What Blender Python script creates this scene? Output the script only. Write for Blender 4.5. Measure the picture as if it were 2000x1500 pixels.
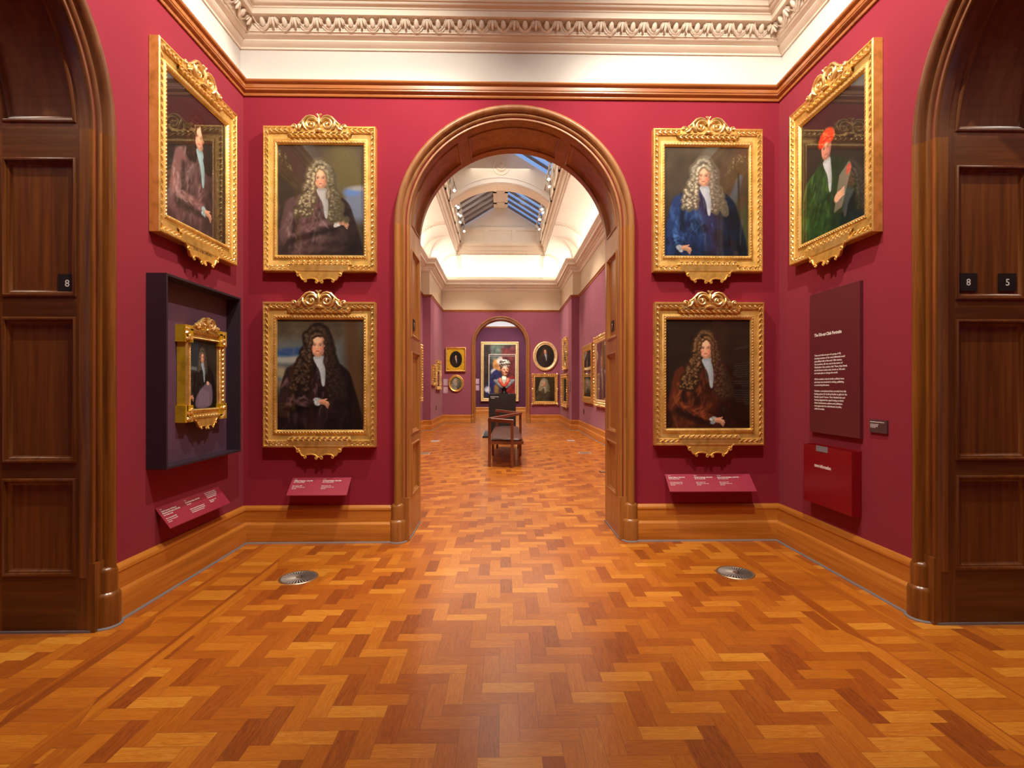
import bpy, math, random
import numpy as np
from mathutils import Vector, Matrix
for o in list(bpy.data.objects): bpy.data.objects.remove(o)
sc = bpy.context.scene
COL = sc.collection
PI = math.pi

# ------------------------------------------------------------------ camera, world, exposure
cam = bpy.data.cameras.new('camera'); cam.sensor_width = 36; cam.lens = 18.0
cam.shift_y = 6.0/2000; cam.clip_start = .05; cam.clip_end = 200
camo = bpy.data.objects.new('camera', cam); COL.objects.link(camo)
camo.location = (0, 0, 1.28); camo.rotation_euler = (PI/2, 0, -0.0195)
sc.camera = camo
sc.view_settings.view_transform = 'Standard'; sc.view_settings.look = 'None'
sc.view_settings.gamma = 1; sc.view_settings.exposure = -0.32
try: sc.view_settings.use_curve_mapping = False
except Exception: pass
world = bpy.data.worlds.new('dusk_sky'); sc.world = world; world.use_nodes = True
bgn = world.node_tree.nodes['Background']
bgn.inputs[0].default_value = (.36, .52, .86, 1); bgn.inputs[1].default_value = 1.3

XL, XR, YF = -2.14, 2.34, 4.28          # front room: left wall, right wall, wall with the archway
YN = -0.64
HL, HR = -2.35, 2.30                    # long gallery beyond: side walls
PL, PR = -2.11, 2.07                    # its narrower end bay
YH, YP, YE = 4.89, 15.2, 18.2           # back of archway wall, pier face, end wall
WARM = (1.0, .89, .74); NEUT = (1.0, .90, .78)

def light(name, kind, loc, energy, color=WARM, target=None, size=.1, size_y=None, angle=60, blend=.6, rot=None):
    d = bpy.data.lights.new(name, kind); d.energy = energy; d.color = color
    o = bpy.data.objects.new(name, d); COL.objects.link(o); o.location = loc
    if kind == 'AREA':
        d.size = size
        if size_y: d.shape = 'RECTANGLE'; d.size_y = size_y
    else: d.shadow_soft_size = size
    if kind == 'SPOT': d.spot_size = math.radians(angle); d.spot_blend = blend
    if target is not None:
        o.rotation_euler = (Vector(target)-Vector(loc)).to_track_quat('-Z', 'Y').to_euler()
    if rot: o.rotation_euler = rot
    return o
# laylight fill and lamps of the front room (all above the picture's top edge)
light('laylight_fill', 'AREA', (.1, 1.9, 5.55), 60, (1.0, .97, .92), size=2.6, size_y=2.6)  # added area fill where an unseen laylight is presumed
light('spot_lamp', 'SPOT', (-.75, 1.85, 5.0), 470, WARM, (-1.5, 4.28, 2.0), .03, angle=88)
light('spot_lamp', 'SPOT', (1.25, 1.85, 5.0), 470, WARM, (1.75, 4.28, 2.0), .03, angle=88)
light('spot_lamp', 'SPOT', (.35, 3.2, 5.0), 440, WARM, (-2.14, 3.5, 2.1), .03, angle=84)
light('spot_lamp', 'SPOT', (-.1, 3.1, 5.0), 440, WARM, (2.34, 3.5, 2.1), .03, angle=84)
light('side_room_lamp', 'AREA', (-3.7, 1.4, 4.25), 45, WARM, size=.8)
light('side_room_lamp', 'AREA', (3.9, 1.4, 4.25), 45, WARM, size=.8)
light('side_room_lamp', 'AREA', (.1, -1.9, 4.25), 60, WARM, size=1.0)
# gallery: strips of light lying on the cornice and washing the cove
COVE = (1.0, .90, .76)
light('cove_strip_lamp', 'AREA', (HL+.10, 10.0, 5.14), 74, COVE, size=.08, size_y=10.0, rot=(0, PI+.35, 0))
light('cove_strip_lamp', 'AREA', (HR-.10, 10.0, 5.14), 74, COVE, size=.08, size_y=10.0, rot=(0, PI-.35, 0))
light('cove_strip_lamp', 'AREA', (PL+.10, 16.7, 5.14), 19, COVE, size=.08, size_y=2.4, rot=(0, PI+.35, 0))
light('cove_strip_lamp', 'AREA', (PR-.10, 16.7, 5.14), 19, COVE, size=.08, size_y=2.4, rot=(0, PI-.35, 0))
light('cove_strip_lamp', 'AREA', (-.02, YE-.10, 5.14), 34, COVE, size=3.8, size_y=.08, rot=(PI+.35, 0, 0))
light('gallery_lamp', 'SPOT', (.2, 14.0, 6.1), 979, WARM, (-1.6, 18.2, 1.9), .05, angle=48)
light('gallery_lamp', 'SPOT', (-.3, 14.0, 6.1), 979, WARM, (1.5, 18.2, 1.8), .05, angle=48)
light('gallery_lamp', 'SPOT', (-1.1, 12.5, 6.1), 979, WARM, (2.3, 12.6, 1.7), .05, angle=60)
light('gallery_lamp', 'SPOT', (1.0, 14.3, 6.1), 700, WARM, (-2.1, 16.4, 1.6), .05, angle=50)
light('gallery_lamp', 'SPOT', (-1.1, 14.8, 6.1), 700, WARM, (2.07, 16.6, 1.7), .05, angle=50)
light('gallery_lamp', 'SPOT', (1.0, 11.5, 6.1), 979, WARM, (-2.35, 13.0, 1.7), .05, angle=60)
light('gallery_lamp', 'SPOT', (0, 11.2, 6.1), 588, WARM, (0, 13.5, 1.7), .05, angle=35)
light('gallery_lamp', 'SPOT', (.5, 9.6, 6.1), 1260, WARM, (0.05, 13.6, 1.60), .04, angle=14)  # unseen spot added to brighten the bust's face
light('gallery_lamp', 'SPOT', (-.6, 8.4, 6.1), 1150, WARM, (0, 9.5, 0), .05, angle=85)
light('gallery_lamp', 'SPOT', (.7, 7.4, 6.1), 1100, WARM, (.2, 8.0, 0), .05, angle=95)
light('gallery_fill', 'AREA', (-.05, 11.0, 7.15), 130, (1.0, .92, .82), size=1.6, size_y=11)  # warm fill added under the rooflight, standing in for cove bounce
light('end_room_lamp', 'AREA', (0, 21.6, 5.6), 430, (1.0, .97, .93), size=3, size_y=3)
light('end_room_spot', 'SPOT', (0, 21.5, 5.4), 680, WARM, (-.1, 25, 2.0), .06, angle=55)

# ------------------------------------------------------------------ node helpers
class S:
    """socket wrapper with arithmetic"""
    def __init__(s, nt, v): s.nt = nt; s.v = v
    def op(s, o, b=None, c=None):
        n = s.nt.nodes.new('ShaderNodeMath'); n.operation = o
        for i, x in enumerate((s, b, c)):
            if x is None: continue
            if isinstance(x, S): s.nt.links.new(x.v, n.inputs[i])
            else: n.inputs[i].default_value = x
        return S(s.nt, n.outputs[0])
    def __add__(s, b): return s.op('ADD', b)
    def __sub__(s, b): return s.op('SUBTRACT', b)
    def __mul__(s, b): return s.op('MULTIPLY', b)
    def __truediv__(s, b): return s.op('DIVIDE', b)
    def floor(s): return s.op('FLOOR')
    def mod(s, b): return s.op('FLOORED_MODULO', b)
    def gt(s, b): return s.op('GREATER_THAN', b)
    def lt(s, b): return s.op('LESS_THAN', b)
    def mn(s, b): return s.op('MINIMUM', b)
    def mx(s, b): return s.op('MAXIMUM', b)
def mixf(f, a, b): return a*(f*-1+1) + b*f if isinstance(a, S) else f*b + (f*-1+1)*a

def newmat(name):
    m = bpy.data.materials.new(name); m.use_nodes = True
    nt = m.node_tree; b = nt.nodes['Principled BSDF']
    return m, nt, b
def coords(nt, scale=(1, 1, 1), kind='Object'):
    tc = nt.nodes.new('ShaderNodeTexCoord'); mp = nt.nodes.new('ShaderNodeMapping')
    mp.inputs['Scale'].default_value = scale
    nt.links.new(tc.outputs[kind], mp.inputs[0]); return mp.outputs[0]
def noise(nt, vec, scale, detail=3, rough=.5, dist=0):
    n = nt.nodes.new('ShaderNodeTexNoise'); n.inputs['Scale'].default_value = scale
    n.inputs['Detail'].default_value = detail; n.inputs['Roughness'].default_value = rough
    n.inputs['Distortion'].default_value = dist
    nt.links.new(vec, n.inputs['Vector']); return n.outputs['Fac']
def ramp(nt, fac, stops):
    r = nt.nodes.new('ShaderNodeValToRGB'); e = r.color_ramp.elements
    while len(e) < len(stops): e.new(.5)
    for k, (p, c) in enumerate(stops): e[k].position = p; e[k].color = (*c, 1)
    nt.links.new(fac, r.inputs[0]); return r.outputs[0]
def bump(nt, b, h, strength=.2, dist=.01):
    n = nt.nodes.new('ShaderNodeBump'); n.inputs['Strength'].default_value = strength
    n.inputs['Distance'].default_value = dist
    nt.links.new(h, n.inputs['Height']); nt.links.new(n.outputs[0], b.inputs['Normal'])
def lin(r, g, b):
    f = lambda c: (c/255/12.92) if c/255 <= .04045 else ((c/255+.055)/1.055)**2.4
    return (f(r), f(g), f(b))
def mul(c, k): return tuple(min(1, x*k) for x in c)

def plain(name, c, rough=.5, metal=0, var=.08, sc_=6, bmp=0, spec=None):
    m, nt, b = newmat(name)
    v = coords(nt); f = noise(nt, v, sc_, 4)
    nt.links.new(ramp(nt, f, [(.3, mul(c, 1-var)), (.7, mul(c, 1+var))]), b.inputs['Base Color'])
    b.inputs['Roughness'].default_value = rough; b.inputs['Metallic'].default_value = metal
    if spec is not None: b.inputs['Specular IOR Level'].default_value = spec
    if bmp: bump(nt, b, noise(nt, v, sc_*20, 2), bmp, .003)
    return m
def wood(name, dark, mid, light_, axis='z', rough=.38, sc_=1.0, coat=.25):
    """straight grained timber: the grain runs along the given local axis"""
    m, nt, b = newmat(name)
    s = {'z': (22, 22, .9), 'x': (.9, 22, 22), 'y': (22, .9, 22)}[axis]
    v = coords(nt, tuple(q*sc_ for q in s))
    f = noise(nt, v, 1.6, 5, .62, .35)
    v2 = coords(nt, tuple(q*sc_*.16 for q in s)); g = noise(nt, v2, 1.1, 2)
    k = S(nt, f)*.62 + S(nt, g)*.38
    nt.links.new(ramp(nt, k.v, [(.32, dark), (.5, mid), (.68, light_)]), b.inputs['Base Color'])
    b.inputs['Roughness'].default_value = rough
    b.inputs['Coat Weight'].default_value = coat; b.inputs['Coat Roughness'].default_value = .25
    bump(nt, b, f, .12, .002)
    return m

M = {}
def fabric(name, c):
    m, nt, b = newmat(name)
    v = coords(nt); w1 = noise(nt, coords(nt, (500, 500, 60)), 1, 2); w2 = noise(nt, coords(nt, (60, 60, 500)), 1, 2)
    big = noise(nt, v, 1.3, 4)
    k = S(nt, w1)*.3 + S(nt, w2)*.3 + S(nt, big)*.4
    nt.links.new(ramp(nt, k.v, [(.35, mul(c, .88)), (.65, mul(c, 1.12))]), b.inputs['Base Color'])
    b.inputs['Roughness'].default_value = .85; b.inputs['Specular IOR Level'].default_value = .15
    b.inputs['Sheen Weight'].default_value = .08
    bump(nt, b, (S(nt, w1)+S(nt, w2)).v, .15, .001)
    return m
M['red'] = fabric('red_wall_fabric', (.27, .018, .038))
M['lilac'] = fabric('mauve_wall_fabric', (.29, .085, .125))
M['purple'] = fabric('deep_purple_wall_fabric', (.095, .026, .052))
M['cream'] = plain('cream_plaster', (.66, .65, .62), .7, var=.02, sc_=2)
M['cream2'] = plain('gallery_cream_plaster', (.66, .53, .37), .7, var=.02, sc_=2)
M['mould'] = plain('cornice_plaster', (.80, .72, .61), .6, var=.03, sc_=4)
M['cove'] = plain('cove_plaster', (.82, .76, .66), .7, var=.02, sc_=2)
M['lantern'] = plain('lantern_plaster', (.80, .69, .53), .65, var=.03, sc_=3)
oakD, oakM, oakL = (.22, .075, .015), (.36, .142, .030), (.48, .215, .055)
M['oak_z'] = wood('oak_upright', oakD, oakM, oakL, 'z')
M['oak_x'] = wood('oak_lengthwise', (.32, .095, .011), (.50, .170, .019), (.62, .24, .034), 'x')
M['oak_y'] = wood('oak_lengthwise_side', (.32, .095, .011), (.50, .170, .019), (.62, .24, .034), 'y')
M['oak_arch'] = wood('oak_arch_head', (.20, .075, .025), (.33, .14, .050), (.43, .20, .075), 'z', sc_=.5)
mD, mM, mL = (.065, .017, .003), (.135, .040, .007), (.22, .072, .013)
M['mah_z'] = wood('mahogany_upright', mD, mM, mL, 'z', .33)
M['mah_x'] = wood('mahogany_rail', mul(mD, .9), mul(mM, .8), mul(mL, .8), 'y', .33)
M['mah_post'] = wood('mahogany_post', (.10, .030, .005), (.22, .074, .011), (.36, .135, .025), 'z', .3, coat=.4)
M['mah_arch'] = wood('mahogany_arch_head', (.10, .034, .013), (.17, .062, .023), (.24, .092, .036), 'z', .3, .5, coat=.4)
M['rail_x'] = wood('picture_rail_wood', (.25, .075, .018), (.40, .135, .034), (.50, .19, .055), 'x', .3)
M['rail_y'] = wood('picture_rail_wood_side', (.25, .075, .018), (.40, .135, .034), (.50, .19, .055), 'y', .3)
M['sealant'] = plain('grey_sealant', (.20, .18, .19), .7)
M['black'] = plain('black_panel', (.012, .010, .009), .45)
M['plate'] = plain('black_number_plate', (.014, .011, .009), .4)
M['white_ink'] = plain('white_lettering', (.85, .82, .80), .6, var=.01)
M['dark_ink'] = plain('dark_lettering', (.05, .022, .008), .6)
M['caption'] = plain('raspberry_caption_board', (.36, .032, .065), .4, var=.03)
M['infop'] = plain('maroon_information_board', (.125, .014, .022), .5, var=.03)
M['pocket'] = plain('scarlet_leaflet_holder', (.25, .004, .010), .35, var=.02)
M['greytab'] = plain('grey_tab', (.22, .22, .25), .5)
M['case_out'] = plain('dark_violet_case', (.030, .016, .030), .5)
M['case_in'] = plain('violet_case_lining', (.105, .045, .088), .7, bmp=.1)
M['leather'] = plain('brown_leather', (.075, .022, .016), .35, var=.15, bmp=.1)
M['bench'] = wood('bench_walnut', (.10, .026, .008), (.19, .055, .017), (.28, .09, .03), 'y', .35)
M['metal'] = plain('brushed_steel', (.62, .59, .55), .35, .5)
M['brass'] = plain('worn_brass', (.42, .33, .22), .38, .8, var=.2)
M['void'] = plain('shade_plate_black', (.02, .015, .012), .9)
M['greyframe'] = plain('steel_glazing_bar', (.16, .13, .12), .5)
M['lampbody'] = plain('pale_lamp_housing', (.55, .50, .42), .4)
M['plaster_white'] = plain('white_plaster', (.75, .77, .80), .7, var=.02)

def gold(name, c=(.84, .53, .145), rough=.36, metal=.75, sand=0):
    m, nt, b = newmat(name)
    v = coords(nt)
    f = noise(nt, v, 14, 4, .6)
    nt.links.new(ramp(nt, f, [(.25, mul(c, .62)), (.5, c), (.75, (min(1, c[0]*1.1), c[1]*1.25, c[2]*1.9))]), b.inputs['Base Color'])
    b.inputs['Roughness'].default_value = rough; b.inputs['Metallic'].default_value = metal
    g = noise(nt, v, 260 if sand else 70, 3, .7)
    bump(nt, b, g, .75 if sand else .18, .004)
    return m
M['gold'] = gold('gilded_wood'); M['sand'] = gold('sanded_gilding', (.74, .45, .115), .42, .7, 1)
M['gold_leaf'] = gold('burnished_carving', (.97, .70, .28), .30, .8)
M['gold_side'] = gold('plain_gilded_edge', (.80, .47, .11), .42, .6)
M['gold_yellow'] = gold('yellow_gilded_edge', (.70, .42, .02), .45, .4)
M['gold_pale'] = gold('pale_gilding', (.80, .56, .26), .45, .5)

def emis(name, c, st):
    m, nt, b = newmat(name); b.inputs['Base Color'].default_value = (*c, 1)
    b.inputs['Emission Color'].default_value = (*c, 1); b.inputs['Emission Strength'].default_value = st
    return m
M['bulb'] = emis('lit_lamp_lens', (1, .88, .68), 30)
def thin_glass(name, tint=(1, 1, 1), k=1.0, rough=0.0):
    m = bpy.data.materials.new(name); m.use_nodes = True; nt = m.node_tree
    for n in list(nt.nodes): nt.nodes.remove(n)
    out = nt.nodes.new('ShaderNodeOutputMaterial'); mx = nt.nodes.new('ShaderNodeMixShader')
    tr = nt.nodes.new('ShaderNodeBsdfTransparent'); gl = nt.nodes.new('ShaderNodeBsdfGlossy')
    fr = nt.nodes.new('ShaderNodeFresnel'); ge = nt.nodes.new('ShaderNodeNewGeometry'); ior = S(nt, ge.outputs['Backfacing'])*(1/1.45-1.45)+1.45
    nt.links.new(ior.v, fr.inputs[0])
    tr.inputs[0].default_value = (*tint, 1); gl.inputs['Roughness'].default_value = rough
    f = S(nt, fr.outputs[0])*k
    nt.links.new(f.v, mx.inputs[0]); nt.links.new(tr.outputs[0], mx.inputs[1])
    nt.links.new(gl.outputs[0], mx.inputs[2]); nt.links.new(mx.outputs[0], out.inputs[0])
    return m
M['glass'] = thin_glass('picture_glazing', k=1.5)
M['case_glass'] = thin_glass('display_case_acrylic', (.98, .99, .99), .5)
M['sky_glass'] = thin_glass('rooflight_glass', (.85, .92, 1.0), 1.0)
M['grey_pane'] = plain('grey_rooflight_pane', (.36, .35, .36), .6)

def parquet():
    m, nt, b = newmat('herringbone_parquet')
    tc = nt.nodes.new('ShaderNodeTexCoord'); sp = nt.nodes.new('ShaderNodeSeparateXYZ')
    nt.links.new(tc.outputs['Object'], sp.inputs[0])
    X = S(nt, sp.outputs[0]); Y = S(nt, sp.outputs[1]); W = .0745
    u = (X+7.013)/W; v = (Y+7.02)/W
    i = u.floor(); j = v.floor(); mm = (i-j).mod(6)
    isv = mm.gt(2.5); ish = isv*-1+1
    k = ish*mm + isv*(mm*-1+5)
    i0 = i - ish*k; j0 = j - isv*k
    along = ((u-i0)*ish + (v-j0)*isv)/3
    across = (v-j)*ish + (u-i)*isv
    # laid borders beside the two side doorways
    front = Y.lt(4.27)
    def zone(a, b_): return (X.gt(a))*(X.lt(b_))*front
    bo = zone(-1.955, -1.885)+zone(-1.665, -1.595)+zone(2.085, 2.155)+zone(1.795, 1.865)
    tr_ = zone(-1.885, -1.665)+zone(1.865, 2.085)
    bo_al = (Y/.86+X*3.3).mod(1)
    bo_ac = ((X+1.955)*(zone(-1.955, -1.885))+(X+1.665)*zone(-1.665, -1.595)+(X-2.085)*zone(2.085, 2.155)+(X-1.795)*zone(1.795, 1.865))/.07
    tr_al = ((X+1.885)*zone(-1.885, -1.665)+(X-1.865)*zone(1.865, 2.085))/.22
    tr_ac = v.mod(1)
    no = (bo+tr_)*-1+1
    al = along*no + bo_al*bo + tr_al*tr_
    ac = across*no + bo_ac*bo + tr_ac*tr_
    idx = i0*no + (X*14).floor()*bo + (X.gt(0))*tr_*77
    idy = j0*no + ((Y/.86+X*3.3).floor())*bo + j*tr_
    hz = ish*no + tr_
    cv = nt.nodes.new('ShaderNodeCombineXYZ')
    nt.links.new((idx*.731+hz*.37).v, cv.inputs[0]); nt.links.new((idy*.517+.13).v, cv.inputs[1]); nt.links.new((hz*3+bo*5).v, cv.inputs[2])
    wn = nt.nodes.new('ShaderNodeTexWhiteNoise'); wn.noise_dimensions = '3D'
    nt.links.new(cv.outputs[0], wn.inputs['Vector'])
    r1 = S(nt, wn.outputs['Value'])
    sc3 = nt.nodes.new('ShaderNodeSeparateColor'); nt.links.new(wn.outputs['Color'], sc3.inputs[0])
    r2 = S(nt, sc3.outputs[1])
    gv = nt.nodes.new('ShaderNodeCombineXYZ')
    nt.links.new((al*1.3+r2*37).v, gv.inputs[0]); nt.links.new((ac*4.5+r1*11).v, gv.inputs[1]); nt.links.new((r2*53).v, gv.inputs[2])
    g = S(nt, noise(nt, gv.outputs[0], 2.6, 6, .7, .9))
    tone = r1*.60 + hz*.17 + (g-.5)*1.2 + .13  # crosswise blocks lighter: the grain's directional sheen painted into the tone
    col = ramp(nt, tone.v, [(.0, (.20, .045, .006)), (.25, (.36, .086, .008)), (.5, (.46, .130, .010)), (.75, (.58, .190, .014)), (.97, (.70, .30, .035))])
    e1 = ac.mn(ac*-1+1)*W; e2 = al.mn(al*-1+1)*(W*3)
    e = e1.mn(e2)
    gap = e.lt(.0009)
    mixc = nt.nodes.new('ShaderNodeMix'); mixc.data_type = 'RGBA'
    nt.links.new((gap*.55).v, mixc.inputs[0]); nt.links.new(col, mixc.inputs[6]); mixc.inputs[7].default_value = (.08, .022, .006, 1)
    nt.links.new(mixc.outputs[2], b.inputs['Base Color'])
    ro = S(nt, noise(nt, coords(nt, (1, 1, 1)), 3.0, 3))*.16 + .26 + g*.06
    nt.links.new(ro.v, b.inputs['Roughness'])
    b.inputs['Coat Weight'].default_value = .5; b.inputs['Coat Roughness'].default_value = .17
    bump(nt, b, (gap*-1 + g*.12 + r2*.25).v, .12, .002)
    return m
M['floor'] = parquet()

# ------------------------------------------------------------------ mesh helpers
class MB:
    def __init__(s): s.v = []; s.f = []; s.m = []
    def add(s, vs, fs, mi=0):
        n = len(s.v); s.v += [tuple(p) for p in vs]
        s.f += [tuple(n+q for q in f) for f in fs]; s.m += [mi]*len(fs)
    def box(s, x0, x1, y0, y1, z0, z1, mi=0):
        s.add([(x, y, z) for z in (z0, z1) for y in (y0, y1) for x in (x0, x1)],
              [(0, 2, 3, 1), (4, 5, 7, 6), (0, 1, 5, 4), (2, 6, 7, 3), (0, 4, 6, 2), (1, 3, 7, 5)], mi)
    def quad(s, a, b, c, d, mi=0): s.add([a, b, c, d], [(0, 1, 2, 3)], mi)
    def loft(s, rings, closed_ring=True, closed_path=False, mi=0, caps=False):
        n = len(rings[0]); vs = [p for r in rings for p in r]; fs = []
        R = len(rings)
        for i in range(R if closed_path else R-1):
            a = i*n; b = ((i+1) % R)*n
            for k in range(n if closed_ring else n-1):
                k2 = (k+1) % n
                fs.append((a+k, a+k2, b+k2, b+k))
        if caps: fs.append(tuple(range(n-1, -1, -1))); fs.append(tuple((R-1)*n+k for k in range(n)))
        s.add(vs, fs, mi)
    def prism(s, pts, fn, h0, h1, mi=0):
        """pts 2-D outline (ccw), fn(u,v,h)->xyz"""
        n = len(pts)
        vs = [fn(u, v, h0) for u, v in pts]+[fn(u, v, h1) for u, v in pts]
        fs = [tuple(range(n-1, -1, -1)), tuple(range(n, 2*n))]+[(k, (k+1) % n, n+(k+1) % n, n+k) for k in range(n)]
        s.add(vs, fs, mi)
    def tube(s, path, r, n=8, mi=0, flat=1.0, up=(0, 1, 0)):
        """tube along points; r number or list; flat scales thickness along 'up'"""
        P = [Vector(p) for p in path]; rings = []; U = Vector(up)
        for i, p in enumerate(P):
            t = (P[min(i+1, len(P)-1)]-P[max(i-1, 0)]).normalized()
            side = t.cross(U)
            if side.length < 1e-5: side = Vector((1, 0, 0))
            side.normalize(); up2 = side.cross(t).normalized()
            rr = r[i] if isinstance(r, (list, tuple)) else r
            rings.append([tuple(p+side*math.cos(a)*rr+up2*math.sin(a)*rr*flat) for a in [2*PI*k/n for k in range(n)]])
        s.loft(rings, True, False, mi, True)
    def ell(s, c, r, n=8, m=5, mi=0, rot=None):
        c = Vector(c); vs = []; fs = []
        for i in range(1, m):
            ph = PI*i/m
            for k in range(n):
                a = 2*PI*k/n
                p = Vector((r[0]*math.sin(ph)*math.cos(a), r[1]*math.sin(ph)*math.sin(a), r[2]*math.cos(ph)))
                if rot is not None: p = rot @ p
                vs.append(c+p)
        for z in (1, -1):
            p = Vector((0, 0, r[2]*z))
            if rot is not None: p = rot @ p
            vs.append(c+p)
        T = (m-1)*n
        for i in range(m-2):
            for k in range(n): fs.append((i*n+k, (i+1)*n+k, (i+1)*n+(k+1) % n, i*n+(k+1) % n))
        for k in range(n):
            fs.append((T, k, (k+1) % n)); fs.append((T+1, (m-2)*n+(k+1) % n, (m-2)*n+k))
        s.add(vs, fs, mi)
    def lathe(s, prof, c=(0, 0, 0), n=24, mi=0):
        rings = [[(c[0]+r*math.cos(2*PI*k/n), c[1]+r*math.sin(2*PI*k/n), c[2]+z) for k in range(n)] for r, z in prof]
        s.loft(rings, True, False, mi, True)
    def mesh(s, name, mats, smooth=False):
        me = bpy.data.meshes.new(name); me.from_pydata(s.v, [], s.f)
        for m in (mats if isinstance(mats, (list, tuple)) else [mats]): me.materials.append(m)
        me.polygons.foreach_set('material_index', s.m)
        me.update()
        if smooth:
            me.shade_smooth()
            try: me.set_sharp_from_angle(angle=math.radians(38))
            except Exception: pass
        return me
    def build(s, name, mats, parent=None, smooth=False, loc=None, rz=None):
        o = bpy.data.objects.new(name, s.mesh(name, mats, smooth)); COL.objects.link(o)
        if parent is not None: o.parent = parent
        if loc is not None: o.location = loc
        if rz is not None: o.rotation_euler = (0, 0, rz)
        return o
def empty(name, loc=(0, 0, 0), rz=0, parent=None):
    o = bpy.data.objects.new(name, None); COL.objects.link(o); o.location = loc
    o.rotation_euler = (0, 0, rz); o.empty_display_size = .1
    if parent is not None: o.parent = parent
    return o
def tag(o, label=None, cat=None, group=None, kind=None):
    if label: o['label'] = label
    if cat: o['category'] = cat
    if group: o['group'] = group
    if kind: o['kind'] = kind
    return o
def struct(o): o['kind'] = 'structure'; return o
def copy_tree(o, parent=None):
    c = o.copy(); COL.objects.link(c); c.parent = parent
    for ch in o.children: copy_tree(ch, c)
    return c
def text(body, size, mat, parent, loc, rot=(PI/2, 0, 0), name='lettering', align='LEFT', bold=0, space=1.0, width=None):
    cu = bpy.data.curves.new(name, 'FONT'); cu.body = body; cu.size = size; cu.align_x = align
    cu.extrude = .0004; cu.offset = bold; cu.space_line = space; cu.resolution_u = 2
    t = bpy.data.objects.new('tmp_text', cu); COL.objects.link(t)
    bpy.context.view_layer.update()
    me = bpy.data.meshes.new_from_object(t.evaluated_get(bpy.context.evaluated_depsgraph_get()))
    bpy.data.objects.remove(t); bpy.data.curves.remove(cu)
    if width and me.vertices:
        xs = [v.co.x for v in me.vertices]; w = max(xs)-min(xs); k = width/w
        for v in me.vertices: v.co.x *= k
    me.materials.clear(); me.materials.append(mat); me.name = name
    o = bpy.data.objects.new(name, me); COL.objects.link(o)
    o.parent = parent; o.location = loc; o.rotation_euler = rot
    return o

def extr(prof, path, mb, mi=0, closed=False):
    """sweep prof [(out, z)] along a 2-D polyline of wall points; 'out' goes to the LEFT of travel; mitred"""
    P = [Vector((p[0], p[1])) for p in path]; n = len(P); rings = []
    for i, p in enumerate(P):
        a = P[i-1] if (i > 0 or closed) else None
        c = P[(i+1) % n] if (i < n-1 or closed) else None
        d1 = (p-a).normalized() if a is not None else None
        d2 = (c-p).normalized() if c is not None else None
        if d1 is None: d1 = d2
        if d2 is None: d2 = d1
        n1 = Vector((-d1.y, d1.x)); n2 = Vector((-d2.y, d2.x))
        b = (n1+n2); b = b/max(.2, b.dot(n1)) if b.length > 1e-6 else n1
        rings.append([(p.x+b.x*o, p.y+b.y*o, z) for o, z in prof])
    mb.loft(rings, False, closed, mi)
    if not closed:
        mb.add(rings[0], [tuple(range(len(prof)))], mi); mb.add(rings[-1], [tuple(range(len(prof)-1, -1, -1))], mi)

def arc(cx, cy, r, a0, a1, n):
    return [(cx+r*math.cos(math.radians(a0+(a1-a0)*k/n)), cy+r*math.sin(math.radians(a0+(a1-a0)*k/n))) for k in range(n+1)]

# ------------------------------------------------------------------ walls
def arch_wall(mb, fn, u0, u1, z1, uc, r, zs, th, mi=0, mi2=0, z0=0, N=32):
    """wall in local (u,z) with an arched hole; front at depth 0, back at depth th"""
    def patch(d, mi):
        q = []
        q.append([(u0, z0), (uc-r, z0), (uc-r, zs), (u0, zs)])
        q.append([(uc+r, z0), (u1, z0), (u1, zs), (uc+r, zs)])
        A = [(uc-r*math.cos(PI*k/N), zs+r*math.sin(PI*k/N)) for k in range(N+1)]
        for k in range(N): q.append([A[k], A[k+1], (A[k+1][0], z1), (A[k][0], z1)])
        q.append([(u0, zs), (uc-r, zs), (uc-r, z1), (u0, z1)])
        q.append([(uc+r, zs), (u1, zs), (u1, z1), (uc+r, z1)])
        for p in q: mb.quad(*[fn(a, d, z) for a, z in p], mi=mi)
    patch(0, mi); patch(th, mi2)
    path = [(uc-r, z0), (uc-r, zs)]+[(uc-r*math.cos(PI*k/N), zs+r*math.sin(PI*k/N)) for k in range(1, N)]+[(uc+r, zs), (uc+r, z0)]
    for a, b in zip(path, path[1:]): mb.quad(fn(a[0], 0, a[1]), fn(b[0], 0, b[1]), fn(b[0], th, b[1]), fn(a[0], th, a[1]), mi)
    for a, b in (((u0, z0), (u0, z1)), ((u0, z1), (u1, z1)), ((u1, z1), (u1, z0))):
        mb.quad(fn(a[0], 0, a[1]), fn(b[0], 0, b[1]), fn(b[0], th, b[1]), fn(a[0], th, a[1]), mi)

ZR = 3.69           # underside of the picture rail, front room
AC, AR, AS, AD = .107, .90, 2.625, .60     # archway centre, half width, springing height, depth
loc_id = lambda u, d, z: (u, d, z)
def wall_obj(name, origin, rz, u0, u1, uc, back='lilac', inner=None):
    mb = MB()
    arch_wall(mb, loc_id, u0, u1, ZR+.1, uc, AR+.005, AS, AD, 0, 1)
    o = struct(mb.build(name, [M['red'], M[back]], None, loc=origin, rz=rz))
    mb = MB(); mb.box(u0-.05, u1+.05, .05, .58, ZR+.05, 4.6)
    mb.build('frieze', M['cream'], o)
    return o
w_front = wall_obj('wall_front', (0, YF, 0), 0, XL, XR, AC)
w_left = wall_obj('wall_left', (XL, 0, 0), PI/2, YN, YF, 1.83, 'red')
w_right = wall_obj('wall_right', (XR, 0, 0), -PI/2, -YF, -YN, -1.83, 'red')
w_back = wall_obj('wall_back', (0, YN, 0), PI, -XR, -XL, -AC, 'red')

mb = MB(); mb.quad((-6, -4, 0), (6, -4, 0), (6, 27, 0), (-6, 27, 0)); struct(mb.build('floor', M['floor']))

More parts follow.
